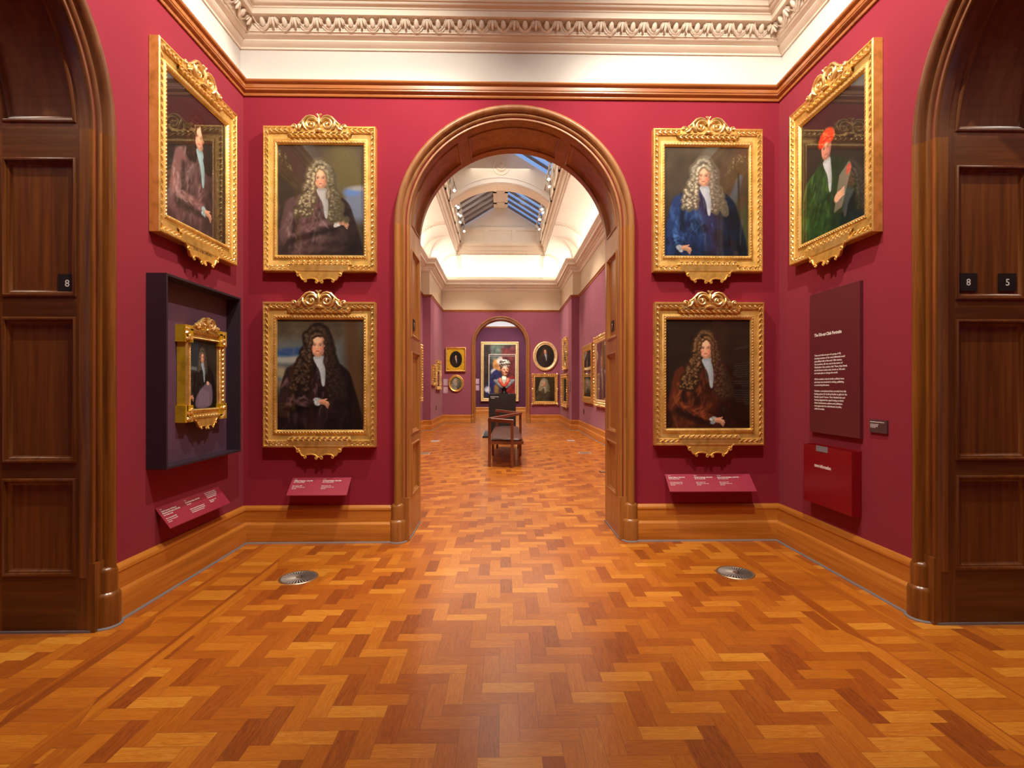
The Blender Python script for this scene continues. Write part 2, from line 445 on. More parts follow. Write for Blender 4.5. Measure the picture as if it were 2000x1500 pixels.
# rooms glimpsed behind the two side doorways and behind the camera
mb = MB()
for x in (-4.6, 4.8):
    mb.quad((x, -2, 0), (x, 6, 0), (x, 6, 4.4), (x, -2, 4.4))
mb.quad((-4.6, -3.2, 0), (4.8, -3.2, 0), (4.8, -3.2, 4.4), (-4.6, -3.2, 4.4))
struct(mb.build('wall_outer', M['red']))
mb = MB()
for x0, x1, y0, y1 in ((-4.6, XL-.58, -2, 6), (XR+.58, 4.8, -2, 6), (-4.6, 4.8, -3.2, YN-.58)): mb.box(x0, x1, y0, y1, 4.35, 4.45)
struct(mb.build('ceiling_side_rooms', M['cream']))

# ceiling of the front room: flat ring round a raised well, closed on top
mb = MB()
ro, ri = (XL-.2, XR+.2, YN-.2, YF+.2), (-1.5, 1.7, .2, 3.45)
def ringq(mb, a, b, z0, z1, mi=0):
    A = [(a[0], a[2]), (a[1], a[2]), (a[1], a[3]), (a[0], a[3])]; B = [(b[0], b[2]), (b[1], b[2]), (b[1], b[3]), (b[0], b[3])]
    for k in range(4):
        l = (k+1) % 4
        mb.quad((*A[k], z0), (*A[l], z0), (*B[l], z1), (*B[k], z1), mi)
ringq(mb, ro, ri, 4.46, 4.75); ringq(mb, ri, ri, 4.75, 5.7)
mb.quad((ri[0], ri[2], 5.7), (ri[1], ri[2], 5.7), (ri[1], ri[3], 5.7), (ri[0], ri[3], 5.7))
struct(mb.build('ceiling', M['cream']))

# ------------------------------------------------------------------ picture rail, cornice, skirting of the front room
rail = [(0, ZR-.004), (.012, ZR-.004), (.016, ZR+.004), (.016, ZR+.012), (.010, ZR+.014), (.012, ZR+.020), (.026, ZR+.026), (.034, ZR+.036),
        (.034, ZR+.042), (.026, ZR+.044), (.026, ZR+.050), (.032, ZR+.054), (.034, ZR+.078), (.028, ZR+.082), (.028, ZR+.086), (.040, ZR+.090),
        (.048, ZR+.098), (.052, ZR+.106), (.052, ZR+.114), (.0, ZR+.116), (-.05, ZR+.116)]
mb = MB(); extr(rail, [(XL, YF), (XL, YN), (XR, YN), (XR, YF)], mb, closed=True)
tr = struct(mb.build('trim_1', M['rail_x'], smooth=True))
FXL, FXR, FYF, FYN = XL-.05, XR+.05, YF+.05, YN-.05
corn = [(0, 4.105), (.012, 4.105), (.014, 4.118), (.020, 4.122), (.034, 4.130), (.046, 4.146), (.050, 4.150), (.050, 4.162), (.058, 4.164),
        (.080, 4.172), (.090, 4.186), (.092, 4.192), (.104, 4.192), (.104, 4.202), (.108, 4.206), (.112, 4.270), (.190, 4.274), (.190, 4.318),
        (.196, 4.320), (.200, 4.330), (.216, 4.336), (.226, 4.350), (.226, 4.358), (.240, 4.360), (.240, 4.40), (.262, 4.41), (.29, 4.43), (.30, 4.46), (.30, 4.48)]
mb = MB(); extr(corn, [(FXL, FYF), (FXL, FYN), (FXR, FYN), (FXR, FYF)], mb, closed=True)
co = struct(mb.build('trim_2', M['mould'], smooth=True))
# egg-and-leaf enrichment under the corona
def egg_unit(mb, fn):
    """fn(s, out, z): s along, out from frieze"""
    def E(s, o, z, rs, ro_, rz_, tilt=0):
        n, m = 10, 6; vs = []; fs = []
        for i in range(m+1):
            ph = PI*i/m
            for k in range(n):
                a = 2*PI*k/n; xs = rs*math.sin(ph)*math.cos(a); ys = ro_*math.sin(ph)*math.sin(a); zz = rz_*math.cos(ph)
                xx = xs*math.cos(tilt)-zz*math.sin(tilt); z2 = xs*math.sin(tilt)+zz*math.cos(tilt)
                vs.append(fn(s+xx, o+ys+z2*.55, z+z2))
        for i in range(m):
            for k in range(n): fs.append((i*n+k, i*n+(k+1) % n, (i+1)*n+(k+1) % n, (i+1)*n+k))
        mb.add(vs, fs)
    E(0, .140, 4.238, .0215, .022, .031)
    for sg in (1, -1):      # cup round the egg, springing from the leaves
        Q = [(.066, 4.262), (.052, 4.236), (.040, 4.218), (.024, 4.205), (.008, 4.198), (0, 4.197)]
        rg = []
        for a, z in Q: rg.append([fn(sg*a+.006*math.cos(b), .146+(z-4.238)*.55+.010*math.sin(b), z+.006*math.sin(b)) for b in [2*PI*k/6 for k in range(6)]])
        mb.loft(rg, True)
    E(.089, .150, 4.262, .034, .014, .010)
    E(.089, .150, 4.232, .011, .014, .030)
    for sg in (1, -1):
        E(.089+sg*.020, .148, 4.242, .009, .013, .022, sg*.45)
        E(.089+sg*.031, .146, 4.254, .008, .011, .013, sg*.9)
mb = MB()
P = .178
n = int((FXR-FXL-.30)/P)
def run(mb, a, b, fn):
    L = b-a; n = round(L/P); st = L/n
    for k in range(n): egg_unit(mb, lambda s, o, z, k=k: fn(a+(k+.5)*st+s, o, z))
run(mb, FXL+.16, FXR-.16, lambda s, o, z: (s, FYF-o, z))
run(mb, 1.2, FYF-.16, lambda s, o, z: (FXL+o, s, z))
run(mb, 1.2, FYF-.16, lambda s, o, z: (FXR-o, s, z))
mb.build('egg_and_leaf_band', M['mould'], co, smooth=True)

skirt = [(0, .300), (.008, .300), (.012, .294), (.024, .286), (.030, .272), (.030, .262), (.026, .258), (.026, .165), (.032, .160), (.042, .154), (.048, .144), (.048, 0), (0, 0)]
skirt2 = [(a, z) for a, z in skirt]
seal = [(0, .010), (.052, .010), (.060, .002), (.060, .0005), (0, .0005)]
def skirting(name, path, mat):
    mb = MB(); extr(skirt, path, mb); o = struct(mb.build(name, M[mat], smooth=True))
    mb = MB(); extr(seal, path, mb); mb.build('sealant_line', M['sealant'], o)
    return o
PB = AR+.155
skirting('baseboard_front_left', [(AC-PB+.03, YF), (XL, YF)], 'oak_x')
skirting('baseboard_front_right', [(XR, YF), (AC+PB-.03, YF)], 'oak_x')
skirting('baseboard_left', [(XL, YF), (XL, 1.83+PB-.03)], 'oak_y')
skirting('baseboard_right', [(XR, 1.83+PB-.03), (XR, YF)], 'oak_y')
skirting('baseboard_left_near', [(XL, 1.83-PB), (XL, YN)], 'oak_y')
skirting('baseboard_right_near', [(XR, YN), (XR, 1.83-PB)], 'oak_y')

# ------------------------------------------------------------------ panelled archway linings with moulded architraves
def panel_strip(mb, fn, A, B0, B1, panels, a0, a1, seg=1, k=1.0, mp=0, mr=1):
    """fn(a,b,h): a across the reveal, b along it, h relief; panels = [(b0,b1)] recessed fields
    k = scale turning metres into b units for the moulding width"""
    def grid(aa, bb, h, mi):
        n = max(1, int(seg*(bb[1]-bb[0])/(B1-B0)+.5)) if seg > 1 else 1
        for i in range(n):
            p = bb[0]+(bb[1]-bb[0])*i/n; q = bb[0]+(bb[1]-bb[0])*(i+1)/n
            mb.quad(fn(aa[0], p, h), fn(aa[1], p, h), fn(aa[1], q, h), fn(aa[0], q, h), mi)
    grid((0, a0), (B0, B1), 0, 0); grid((a1, A), (B0, B1), 0, 0)
    last = B0
    for b0, b1 in panels:
        grid((a0, a1), (last, b0), 0, mr); last = b1
    grid((a0, a1), (last, B1), 0, mr)
    steps = [(0, 0), (.003, .007), (.010, .010), (.016, .007), (.018, -.004), (.024, -.005), (.034, -.016), (.038, -.018)]
    for b0, b1 in panels:
        n = max(1, int(seg*(b1-b0)/(B1-B0)+.5)) if seg > 1 else 1
        loops = []
        for s_, h in steps:
            x0, x1, y0, y1 = a0+s_, a1-s_, b0+s_*k, b1-s_*k
            L = [(x0, y0), (x1, y0)]+[(x1, y0+(y1-y0)*i/n) for i in range(1, n)]+[(x1, y1), (x0, y1)]+[(x0, y1-(y1-y0)*i/n) for i in range(1, n)]
            loops.append([fn(a, b, h) for a, b in L])
        mb.loft(loops, True, False, 2)
        grid((a0+.038, a1-.038), (b0+.038*k, b1-.038*k), -.018, mp)

CAS = [(-.002, -.06), (-.002, -.012), (.000, -.002), (.006, .006), (.014, .008), (.021, .005), (.024, -.001), (.030, -.002), (.031, .008),
       (.036, .016), (.044, .020), (.052, .018), (.056, .012), (.060, .012), (.062, .020), (.066, .036), (.076, .050), (.090, .056),
       (.104, .053), (.115, .043), (.121, .028), (.122, .014), (.122, -.002)]
def archway(name, origin, rz, uc, r, zs, depth, mats, panA, pans, zb=.33, single=True, casing_back=False):
    mz, mx, mpost, march = mats
    root = struct(empty(name, origin, rz))
    # jamb linings
    for sg in (-1, 1):
        mb = MB(); fn = lambda a, b, h, sg=sg: (uc+sg*(r-h), a, b)
        panel_strip(mb, fn, depth, 0, zs, pans, panA[0], panA[1])
        mb.build('jamb_lining', [M[mz], M[mx], M[mz]], root, smooth=True)
        mb = MB(); x0, x1 = sorted((uc+sg*(r-.006), uc+sg*(r+.02)))
        mb.box(x0, x1, .0, depth, 0, .012); mb.build('sealant_line', M['sealant'], root)
    mb = MB(); fn = lambda a, b, h: (uc-(r-h)*math.cos(b), a, zs+(r-h)*math.sin(b))
    D = math.radians
    panel_strip(mb, fn, depth, 0, PI, [(D(2), D(57)), (D(63), D(117)), (D(123), D(178))], panA[0], panA[1], 60, 1/r)
    mb.build('soffit', [M[march], M[march], M[march]], root, smooth=True)
    # architrave: two posts and the curved head
    for sg in (-1, 1):
        mb = MB(); R = [[(uc+sg*(r+u), -v, z) for u, v in CAS] for z in (.285, zs)]
        if sg > 0: R = R[::-1]
        mb.loft(R, False); mb.build('architrave_post', M[mpost], root, smooth=True)
    mb = MB(); N = 56
    R = [[(uc-(r+u)*math.cos(PI*k/N), -v, zs+(r+u)*math.sin(PI*k/N)) for u, v in CAS] for k in range(N+1)]
    mb.loft(R, False); mb.build('architrave_head', M[march], root, smooth=True)
    for sg in (-1, 1):
        mb = MB()
        cx = uc+sg*(r+.090)
        mb.lathe([(.069, 0), (.069, .160), (.066, .172), (.058, .180), (.054, .184), (.054, .290), (.052, .302), (.044, .312), (.034, .318)], (cx, -.006, 0), 28)
        x0, x1 = sorted((uc+sg*(r-.003), uc+sg*(r+.060))); mb.box(x0, x1, -.020, .02, 0, zb+.03)
        x0, x1 = sorted((uc+sg*(r+.09), uc+sg*(r+.150))); mb.box(x0, x1, -.020, .01, 0, .30)
        mb.build('plinth_block', M[mpost], root, smooth=True)
        mb = MB(); mb.lathe([(.080, .0005), (.080, .003), (.070, .010)], (cx, -.006, 0), 28); mb.build('sealant_line', M['sealant'], root)
    return root
pans = [(.295, .805), (.885, 1.645), (1.750, 2.475)]
oak4 = ('oak_z', 'oak_z', 'oak_z', 'oak_arch'); mah4 = ('mah_z', 'mah_x', 'mah_post', 'mah_arch')
door1 = archway('door_1', (0, YF, 0), 0, AC, AR-.02, AS, AD, oak4, (.10, .50), [(.345, .80), (.875, 1.59), (1.71, 2.46)])
door2 = archway('door_2', (XL, 0, 0), PI/2, 1.83, AR-.02, AS, AD, mah4, (.075, .455), pans)
door3 = archway('door_3', (XR, 0, 0), -PI/2, -1.83, AR-.02, AS, AD, mah4, (.100, .50), pans)
door5 = archway('door_5', (0, YN, 0), PI, -AC, AR-.02, AS, AD, mah4, (.10, .50), pans)

# ------------------------------------------------------------------ long gallery
hall_path = [(HL, YH), (HL, YP), (PL, YP), (PL, YE)]
hall_pathR = [(PR, YE), (PR, YP), (HR, YP), (HR, YH)]
def wallstrip(name, path, mat, z0, z1, off=0, parent=None, out=1):
    mb = MB()
    extr([(off*-1, z0), (off*-1, z1), (-.35, z1), (-.35, z0)], path, mb)
    o = mb.build(name, M[mat], parent)
    return o
ZH = 3.95
for nm, path, mt in (('wall_gallery_left', hall_path[::-1], 'lilac'), ('wall_gallery_right', hall_pathR[::-1], 'lilac')):
    o = struct(wallstrip(nm, path, mt, 0, ZH+.02)); wallstrip('frieze', path, 'cream2', ZH+.02, 5.1, .04, o)
FC, FR, FS, FD = -.045, .93, 2.765, .5
mb = MB(); arch_wall(mb, loc_id, PL-.1, PR+.1, ZH+.02, FC, FR+.005, FS, FD, 0, 0)
w_end = struct(mb.build('wall_end', [M['lilac']], loc=(0, YE, 0)))
mb = MB(); mb.box(PL-.3, PR+.3, .04, .5, ZH+.02, 5.1); mb.build('frieze', M['cream2'], w_end)
archway('door_4', (0, YE, 0), 0, FC, FR-.015, FS, FD, oak4, (.10, .40), [(.345, .80), (.875, 1.59), (1.71, 2.50)])
hs = [(a, z*1.0) for a, z in skirt]
for nm, path in (('baseboard_gallery_left', [(FC-FR-.12, YE)]+hall_path[::-1]), ('baseboard_gallery_right', hall_pathR[::-1]+[(FC+FR+.12, YE)])):
    mb = MB(); extr(hs, path if 'left' in nm else path, mb)
    o = mb.build(nm, M['oak_y'], smooth=True); struct(o)
    mb = MB(); extr(seal, path, mb); mb.build('sealant_line', M['sealant'], o)
# gallery picture rail and cornice
grail = [(0, ZH), (.016, ZH+.004), (.020, ZH+.018), (.012, ZH+.022), (.016, ZH+.034), (.030, ZH+.042), (.042, ZH+.056), (.042, ZH+.066), (0, ZH+.068), (-.04, ZH+.068)]
full = [(PR, YE)]+[(PL, YE), (PL, YP), (HL, YP), (HL, YH)]
loop = [(HR, YH), (HR, YP), (PR, YP), (PR, YE), (PL, YE), (PL, YP), (HL, YP), (HL, YH)]
mb = MB(); extr(grail, loop, mb); struct(mb.build('trim_3', M['rail_y'], smooth=True))
fl = [(HR+.04, YH), (HR+.04, YP+.04), (PR+.04, YP+.04), (PR+.04, YE+.04), (PL-.04, YE+.04), (PL-.04, YP+.04), (HL-.04, YP+.04), (HL-.04, YH)]
gcorn = [(0, 4.70), (.016, 4.70), (.018, 4.715), (.035, 4.73), (.045, 4.76), (.045, 4.775), (.065, 4.785), (.085, 4.82), (.085, 4.865), (.120, 4.87),
         (.120, 4.885), (.175, 4.90), (.175, 4.96), (.190, 4.975), (.215, 5.02), (.235, 5.035), (.235, 5.075), (.225, 5.085), (0, 5.09)]
mb = MB(); extr(gcorn, fl, mb); gco = struct(mb.build('trim_4', M['mould'], smooth=True))
mb = MB()   # dentils
def dent(x0, y0, x1, y1, nx, ny):
    L = math.hypot(x1-x0, y1-y0); n = int(L/.085)
    for k in range(n):
        t = (k+.5)/n; x = x0+(x1-x0)*t; y = y0+(y1-y0)*t
        dx, dy = (.022, .02) if abs(nx) < .5 else (.02, .022)
        mb.box(x-dx+nx*.1, x+dx+nx*.1, y-dy+ny*.1, y+dy+ny*.1, 4.825, 4.868)
dent(PL+.1, YE+.04, PR-.1, YE+.04, 0, -1); dent(HL-.04, 9, HL-.04, YP-.1, 1, 0); dent(HR+.04, 9, HR+.04, YP-.1, -1, 0)
dent(PL-.04, YP+.1, PL-.04, YE-.1, 1, 0); dent(PR+.04, YP+.1, PR+.04, YE-.1, -1, 0)
mb.build('dentil_band', M['mould'], gco)

# coved ceiling rising from the cornice to the ring below the rooflight
RX0, RX1, RY = -1.56, 1.46, 17.45; ZC0, ZC1 = 5.06, 5.78
mb = MB()
outer = [(HL-.04, YH), (HL-.04, YP), (PL-.04, YP), (PL-.04, YE+.04), (RX0, YE+.04), (RX1, YE+.04), (PR+.04, YE+.04), (PR+.04, YP), (HR+.04, YP), (HR+.04, YH)]
inner = [(RX0, YH), (RX0, YP), (RX0, YP), (RX0, RY), (RX0, RY), (RX1, RY), (RX1, RY), (RX1, YP), (RX1, YP), (RX1, YH)]
def cove(t, k):
    a = t*PI/2; s_ = 1-math.cos(a); z = ZC0+(ZC1-ZC0)*math.sin(a)
    return (outer[k][0]+(inner[k][0]-outer[k][0])*s_, outer[k][1]+(inner[k][1]-outer[k][1])*s_, z)
mb.loft([[cove(i/14, k) for k in range(len(outer))] for i in range(15)], False)
ceil2 = struct(mb.build('ceiling_gallery', M['cove'], smooth=True))
# enriched ribs crossing the coves
def rib(p0, p1, w, axis, nm='cove_rib'):
    """p0 foot (x,y) on the frieze plane, p1 head; w half width along axis"""
    mb = MB(); R = []
    for i in range(15):
        a = i/14*PI/2; s_ = 1-math.cos(a); z = ZC0+(ZC1-ZC0)*math.sin(a)
        nx, nz = math.cos(a), -math.sin(a)
        x = p0[0]+(p1[0]-p0[0])*s_; y = p0[1]+(p1[1]-p0[1])*s_
        d = Vector((p1[0]-p0[0], p1[1]-p0[1], 0)).normalized()
        row = []
        for q, h in ((-w, 0), (-w, .03), (-w+.02, .035), (-w+.03, .022), (w-.03, .022), (w-.02, .035), (w, .03), (w, 0)):
            e = Vector((axis[0], axis[1], 0))*q + d*(h*nx) + Vector((0, 0, h*nz))
            row.append((x+e.x, y+e.y, z+e.z))
        R.append(row)
    mb.loft(R, False)
    for i in range(1, 22):
        a = i/22*PI/2; s_ = 1-math.cos(a); z = ZC0+(ZC1-ZC0)*math.sin(a); d = Vector((p1[0]-p0[0], p1[1]-p0[1], 0)).normalized()
        x = p0[0]+(p1[0]-p0[0])*s_; y = p0[1]+(p1[1]-p0[1])*s_; h = .03
        for q in (-w*.4, w*.4):
            mb.ell((x+axis[0]*q+d.x*h*math.cos(a), y+axis[1]*q+d.y*h*math.cos(a), z-h*math.sin(a)), (.02, .02, .016), 6, 4)
    mb.build(nm, M['mould'], ceil2, smooth=True)
for x in (RX0+.06, RX1-.06): rib((x, YE+.04), (x, RY), .07, (1, 0))
for y in (RY-.08, 14.05, 10.2):
    rib((PL-.04 if y > YP else HL-.04, y), (RX0, y), .09, (0, 1)); rib((PR+.04 if y > YP else HR+.04, y), (RX1, y), .09, (0, 1))
# ring beam and attic of the rooflight
LX0, LX1, LY = -1.38, 1.28, 17.32
ringp = [(0, ZC1), (.0, ZC1+.02), (.02, ZC1+.03), (.03, ZC1+.05), (.03, ZC1+.12), (.06, ZC1+.14), (.06, ZC1+.22), (.075, ZC1+.24), (.09, ZC1+.27), (.12, ZC1+.285), (.14, ZC1+.33), (.14, ZC1+.37)]
rl = [(RX1, YH), (RX1, RY), (RX0, RY), (RX0, YH)]
mb = MB(); extr(ringp, rl, mb); rb = struct(mb.build('trim_5', M['lantern'], smooth=True))
mb = MB()
for x0, y0, x1, y1 in ((RX0, RY, RX1, RY), (RX0, 11, RX0, RY), (RX1, 11, RX1, RY)):
    n = int(math.hypot(x1-x0, y1-y0)/.07)
    for k in range(n):
        t = (k+.5)/n; mb.ell((x0+(x1-x0)*t, y0+(y1-y0)*t, ZC1+.012), (.026, .026, .016), 6, 4)
mb.build('beaded_edge', M['mould'], rb, smooth=True)
ZA0, ZA1, ZG = 6.15, 6.69, 7.36; GX0, GX1 = -.28, .19
mb = MB()
mb.box(LX0, LX1, LY+.02, LY+.3, ZA0, ZA1)                                  # attic, end
mb.prism([(LX0, ZA1), (LX1, ZA1), (GX1, ZG), (GX0, ZG)], lambda u, v, h: (u, LY+.05+h, v), 0, .25)
mb.box(LX0-.25, LX0-.02, YH, LY+.3, ZA0, ZA1+.05); mb.box(LX1+.02, LX1+.25, YH, LY+.3, ZA0, ZA1+.05)
mb.box(LX0-.25, LX0-.02, YH, 14.0, ZA1, ZA1+.34); mb.box(LX1+.02, LX1+.25, YH, 14.0, ZA1, ZA1+.34)
mb.box(LX0-.02, LX1+.02, LY-.01, LY+.05, ZA1-.03, ZA1)
w = struct(mb.build('wall_lantern', M['lantern']))
mb = MB()   # raised frame round three sunk panels on the end attic
xs = [LX0, -.62, -.45, .37, .54, LX1]
mb.box(LX0, LX1, LY-.01, LY+.03, ZA0, ZA0+.09); mb.box(LX0, LX1, LY-.01, LY+.03, ZA1-.12, ZA1-.03)
for a, b in ((LX0, LX0+.10), (-.60, -.46), (.34, .48), (LX1-.10, LX1)): mb.box(a, b, LY-.01, LY+.03, ZA0+.09, ZA1-.12)
for sx, x in ((1, LX0-.03), (-1, LX1+.03)):
    for z0, z1 in ((ZA0, ZA0+.09), (ZA1-.12, ZA1)): mb.box(min(x, x+sx*.04), max(x, x+sx*.04), YH, LY, z0, z1)
    for y in (11.5, 12.6, 13.4, 15.2, 16.2, 17.1): mb.box(min(x, x+sx*.04), max(x, x+sx*.04), y-.07, y+.07, ZA0, ZA1)
mb.build('attic_panelling', M['lantern'], w)
mb = MB(); mb.box(GX0, GX1, 13.9, LY+.1, ZG, ZG+.25); mb.box(GX0, GX1, YH, 13.9, ZG+.30, ZG+.5)   # ridge box with sunk fields
rg = struct(mb.build('trim_6', M['lantern']))
mb = MB()
for x0, x1 in ((GX0, GX0+.11), (GX1-.11, GX1)): mb.box(x0, x1, 14.1, LY, ZG-.02, ZG+.01)
for y in (15.2, 15.95, 16.9): mb.box(GX0, GX1, y-.06, y+.06, ZG-.02, ZG+.01)
mb.build('ridge_panelling', M['lantern'], rg)
# roof glazing: bars and panes
def slope(side, t, dz=0):
    if side < 0: return (LX0+(GX0-LX0)*t, ZA1+.03+(ZG-ZA1)*t)
    return (LX1+(GX1-LX1)*t, ZA1+.03+(ZG-ZA1)*t)
for side, nm in ((-1, 'window_1'), (1, 'window_2')):
    root = struct(empty(nm, (0, 0, 0)))
    ys = [11.6+.47*k for k in range(13)]
    a, c = slope(side, 0), slope(side, 1)
    ROOF = lambda y: .30 if y < 13.9 else 0
    for y0, y1 in zip(ys, ys[1:]):
        dz = ROOF((y0+y1)/2); a = (a[0], ZA1+.03+dz); c = (c[0], ZG+.03+dz)
        mb = MB(); mb.add([(a[0], y0, a[1]), (c[0], y0, c[1]), (c[0], y1, c[1]), (a[0], y1, a[1]),
                           (a[0], y0, a[1]+.012), (c[0], y0, c[1]+.012), (c[0], y1, c[1]+.012), (a[0], y1, a[1]+.012)],
                          [(0, 1, 2, 3), (4, 7, 6, 5), (0, 4, 5, 1), (1, 5, 6, 2), (2, 6, 7, 3), (3, 7, 4, 0)])
        mb.build('pane', M['sky_glass'] if side > 0 else M['grey_pane'], root)  # left slope's panes are plain opaque grey
    for y in ys:
        dz = ROOF(y); a = (a[0], ZA1+.03+dz); c = (c[0], ZG+.03+dz)
        mb = MB(); mb.tube([(a[0], y, a[1]-.02), (c[0], y, c[1]-.02)], .042, 4, flat=.9); mb.build('glazing_bar', M['greyframe'], root)
    mb = MB(); mb.box(min(a[0], c[0]), max(a[0], c[0]), YH, 11.6, ZG+.1, ZG+.2); mb.box(min(a[0], c[0])-.1*(side < 0), max(a[0], c[0])+.1*(side > 0), YH, 11.6, ZA1+.02, ZA1+.06)
    mb.build('roof_deck', M['lantern'], root)
# cross arch with roundel
mb = MB(); YA, TA = 13.75, .45
def za(x):
    xc = (LX0+LX1)/2; h = (LX1-LX0)/2; rise = .50; R = (h*h+rise*rise)/(2*rise)
    return 6.22+rise-R+math.sqrt(max(0, R*R-(x-xc)**2))
def zt(x):
    if x < GX0: return ZA1+(ZG-ZA1)*(x-LX0)/(GX0-LX0)
    if x > GX1: return ZA1+(ZG-ZA1)*(LX1-x)/(LX1-GX1)
    return ZG
def archband(mb, y0, y1, lo, hi, N=40):
    R = []
    for k in range(N+1):
        x = LX0+(LX1-LX0)*k/N
        a, b = lo(x), hi(x)
        R.append([(x, y0, a), (x, y0, max(a+.001, b)), (x, y1, max(a+.001, b)), (x, y1, a)])
    mb.loft(R, True, False, 0, True)
archband(mb, YA, YA+TA, za, lambda x: zt(x)+.27)
ca = struct(mb.build('trim_7', M['lantern'], smooth=True))
mb = MB()
archband(mb, YA-.03, YA+.01, lambda x: za(x)+.02, lambda x: za(x)+.20)
archband(mb, YA-.05, YA, lambda x: za(x)+.04, lambda x: za(x)+.09); archband(mb, YA-.045, YA, lambda x: za(x)+.17, lambda x: za(x)+.20)
mb.build('archivolt', M['mould'], ca, smooth=True)
mb = MB(); cx = (LX0+LX1)/2+.03
def ringtube(mb, cx, y, cz, R, r, n=32): mb.loft([[(cx+(R+r*math.cos(b))*math.cos(a), y-r*math.sin(b), cz+(R+r*math.cos(b))*math.sin(a)) for b in [2*PI*q/8 for q in range(8)]] for a in [2*PI*k/n for k in range(n)]], True, True)
ringtube(mb, cx, YA-.01, 7.20, .11, .02); ringtube(mb, cx, YA, 7.20, .22, .016)
mb.ell((cx, YA, 7.20), (.09, .02, .09), 20, 6)
mb.build('roundel', M['lantern'], ca, smooth=True)

# track spotlights
for x, ys, sgn in ((-1.24, (13.25, 14.3, 14.5, 15.0, 15.2, 15.75, 16.7), 1), (1.15, (12.5, 12.9, 14.6, 14.85, 15.5, 16.4), -1)):
    o = MB(); o.box(x-.02, x+.02, 12.2, 17.2, 6.58, 6.62)
    for y in (12.6, 15.0, 17.0): o.box(x-.008, x+.008, y-.008, y+.008, 6.62, 6.80)
    side = 'left' if x < 0 else 'right'
    t = o.build('lighting_track', M['lampbody'])
    tag(t, 'pale lighting track along the %s side of the gallery rooflight' % side, 'lighting track', 'lighting tracks')
    for i, y in enumerate(ys):
        r = empty('track_spotlight', (x, y, 6.40)); rnd = random.Random(i+int(x*10))
        aim = Vector((-sgn*1.2, rnd.uniform(-1.6, -.3), -2.2)).normalized() if i % 2 else Vector((sgn*.3, -1.5, -1.6)).normalized()
        q = aim.to_track_quat('-Z', 'Y')
        r.rotation_euler = (0, 0, 0)
        m1 = MB(); m1.tube([tuple(Vector((0, 0, 0))-aim*.10), tuple(aim*.09)], .038, 12); m1.build('housing', M['lampbody'], r, smooth=True)
        m2 = MB(); m2.tube([tuple(aim*.09), tuple(aim*.094)], .033, 12); m2.build('lens', M['bulb'], r)
        m3 = MB(); m3.tube([(0, 0, 0), (0, 0, .18)], .008, 6); m3.build('stem', M['greyframe'], r)
        words = ['nearest the archway', 'second from the archway', 'third from the archway', 'fourth from the archway', 'fifth from the archway', 'second last before the end wall', 'last before the end wall']
        nn = len(ys); w_ = words[i] if i < nn-2 else words[5+(i-(nn-2))]
        tag(r, 'small pale spotlight on the %s rooflight track, %s' % (side, w_), 'spotlight', 'spotlights on the gallery tracks')

# room at the far end
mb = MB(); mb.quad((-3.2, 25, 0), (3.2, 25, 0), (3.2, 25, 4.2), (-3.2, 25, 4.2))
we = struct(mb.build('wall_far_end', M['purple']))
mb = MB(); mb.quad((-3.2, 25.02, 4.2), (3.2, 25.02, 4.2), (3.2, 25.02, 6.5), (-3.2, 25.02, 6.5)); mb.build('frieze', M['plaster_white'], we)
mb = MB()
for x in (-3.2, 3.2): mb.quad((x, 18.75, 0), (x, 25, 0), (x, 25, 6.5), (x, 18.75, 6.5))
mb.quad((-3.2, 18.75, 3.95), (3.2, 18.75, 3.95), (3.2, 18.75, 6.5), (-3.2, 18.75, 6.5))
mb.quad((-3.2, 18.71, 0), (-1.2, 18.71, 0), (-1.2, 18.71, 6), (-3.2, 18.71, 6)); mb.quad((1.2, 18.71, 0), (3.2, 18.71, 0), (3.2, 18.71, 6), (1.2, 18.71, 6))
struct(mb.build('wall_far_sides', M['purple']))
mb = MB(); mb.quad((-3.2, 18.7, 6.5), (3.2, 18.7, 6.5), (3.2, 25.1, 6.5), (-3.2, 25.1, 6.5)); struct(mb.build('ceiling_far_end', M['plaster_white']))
mb = MB(); extr([(a, z-.0) for a, z in skirt], [(3.2, 25), (-3.2, 25)], mb); struct(mb.build('baseboard_far_end', M['oak_x'], smooth=True))
mb = MB(); extr([(a, z-ZH+4.17) for a, z in grail], [(3.2, 25), (-3.2, 25)], mb); struct(mb.build('trim_8', M['rail_x'], smooth=True))

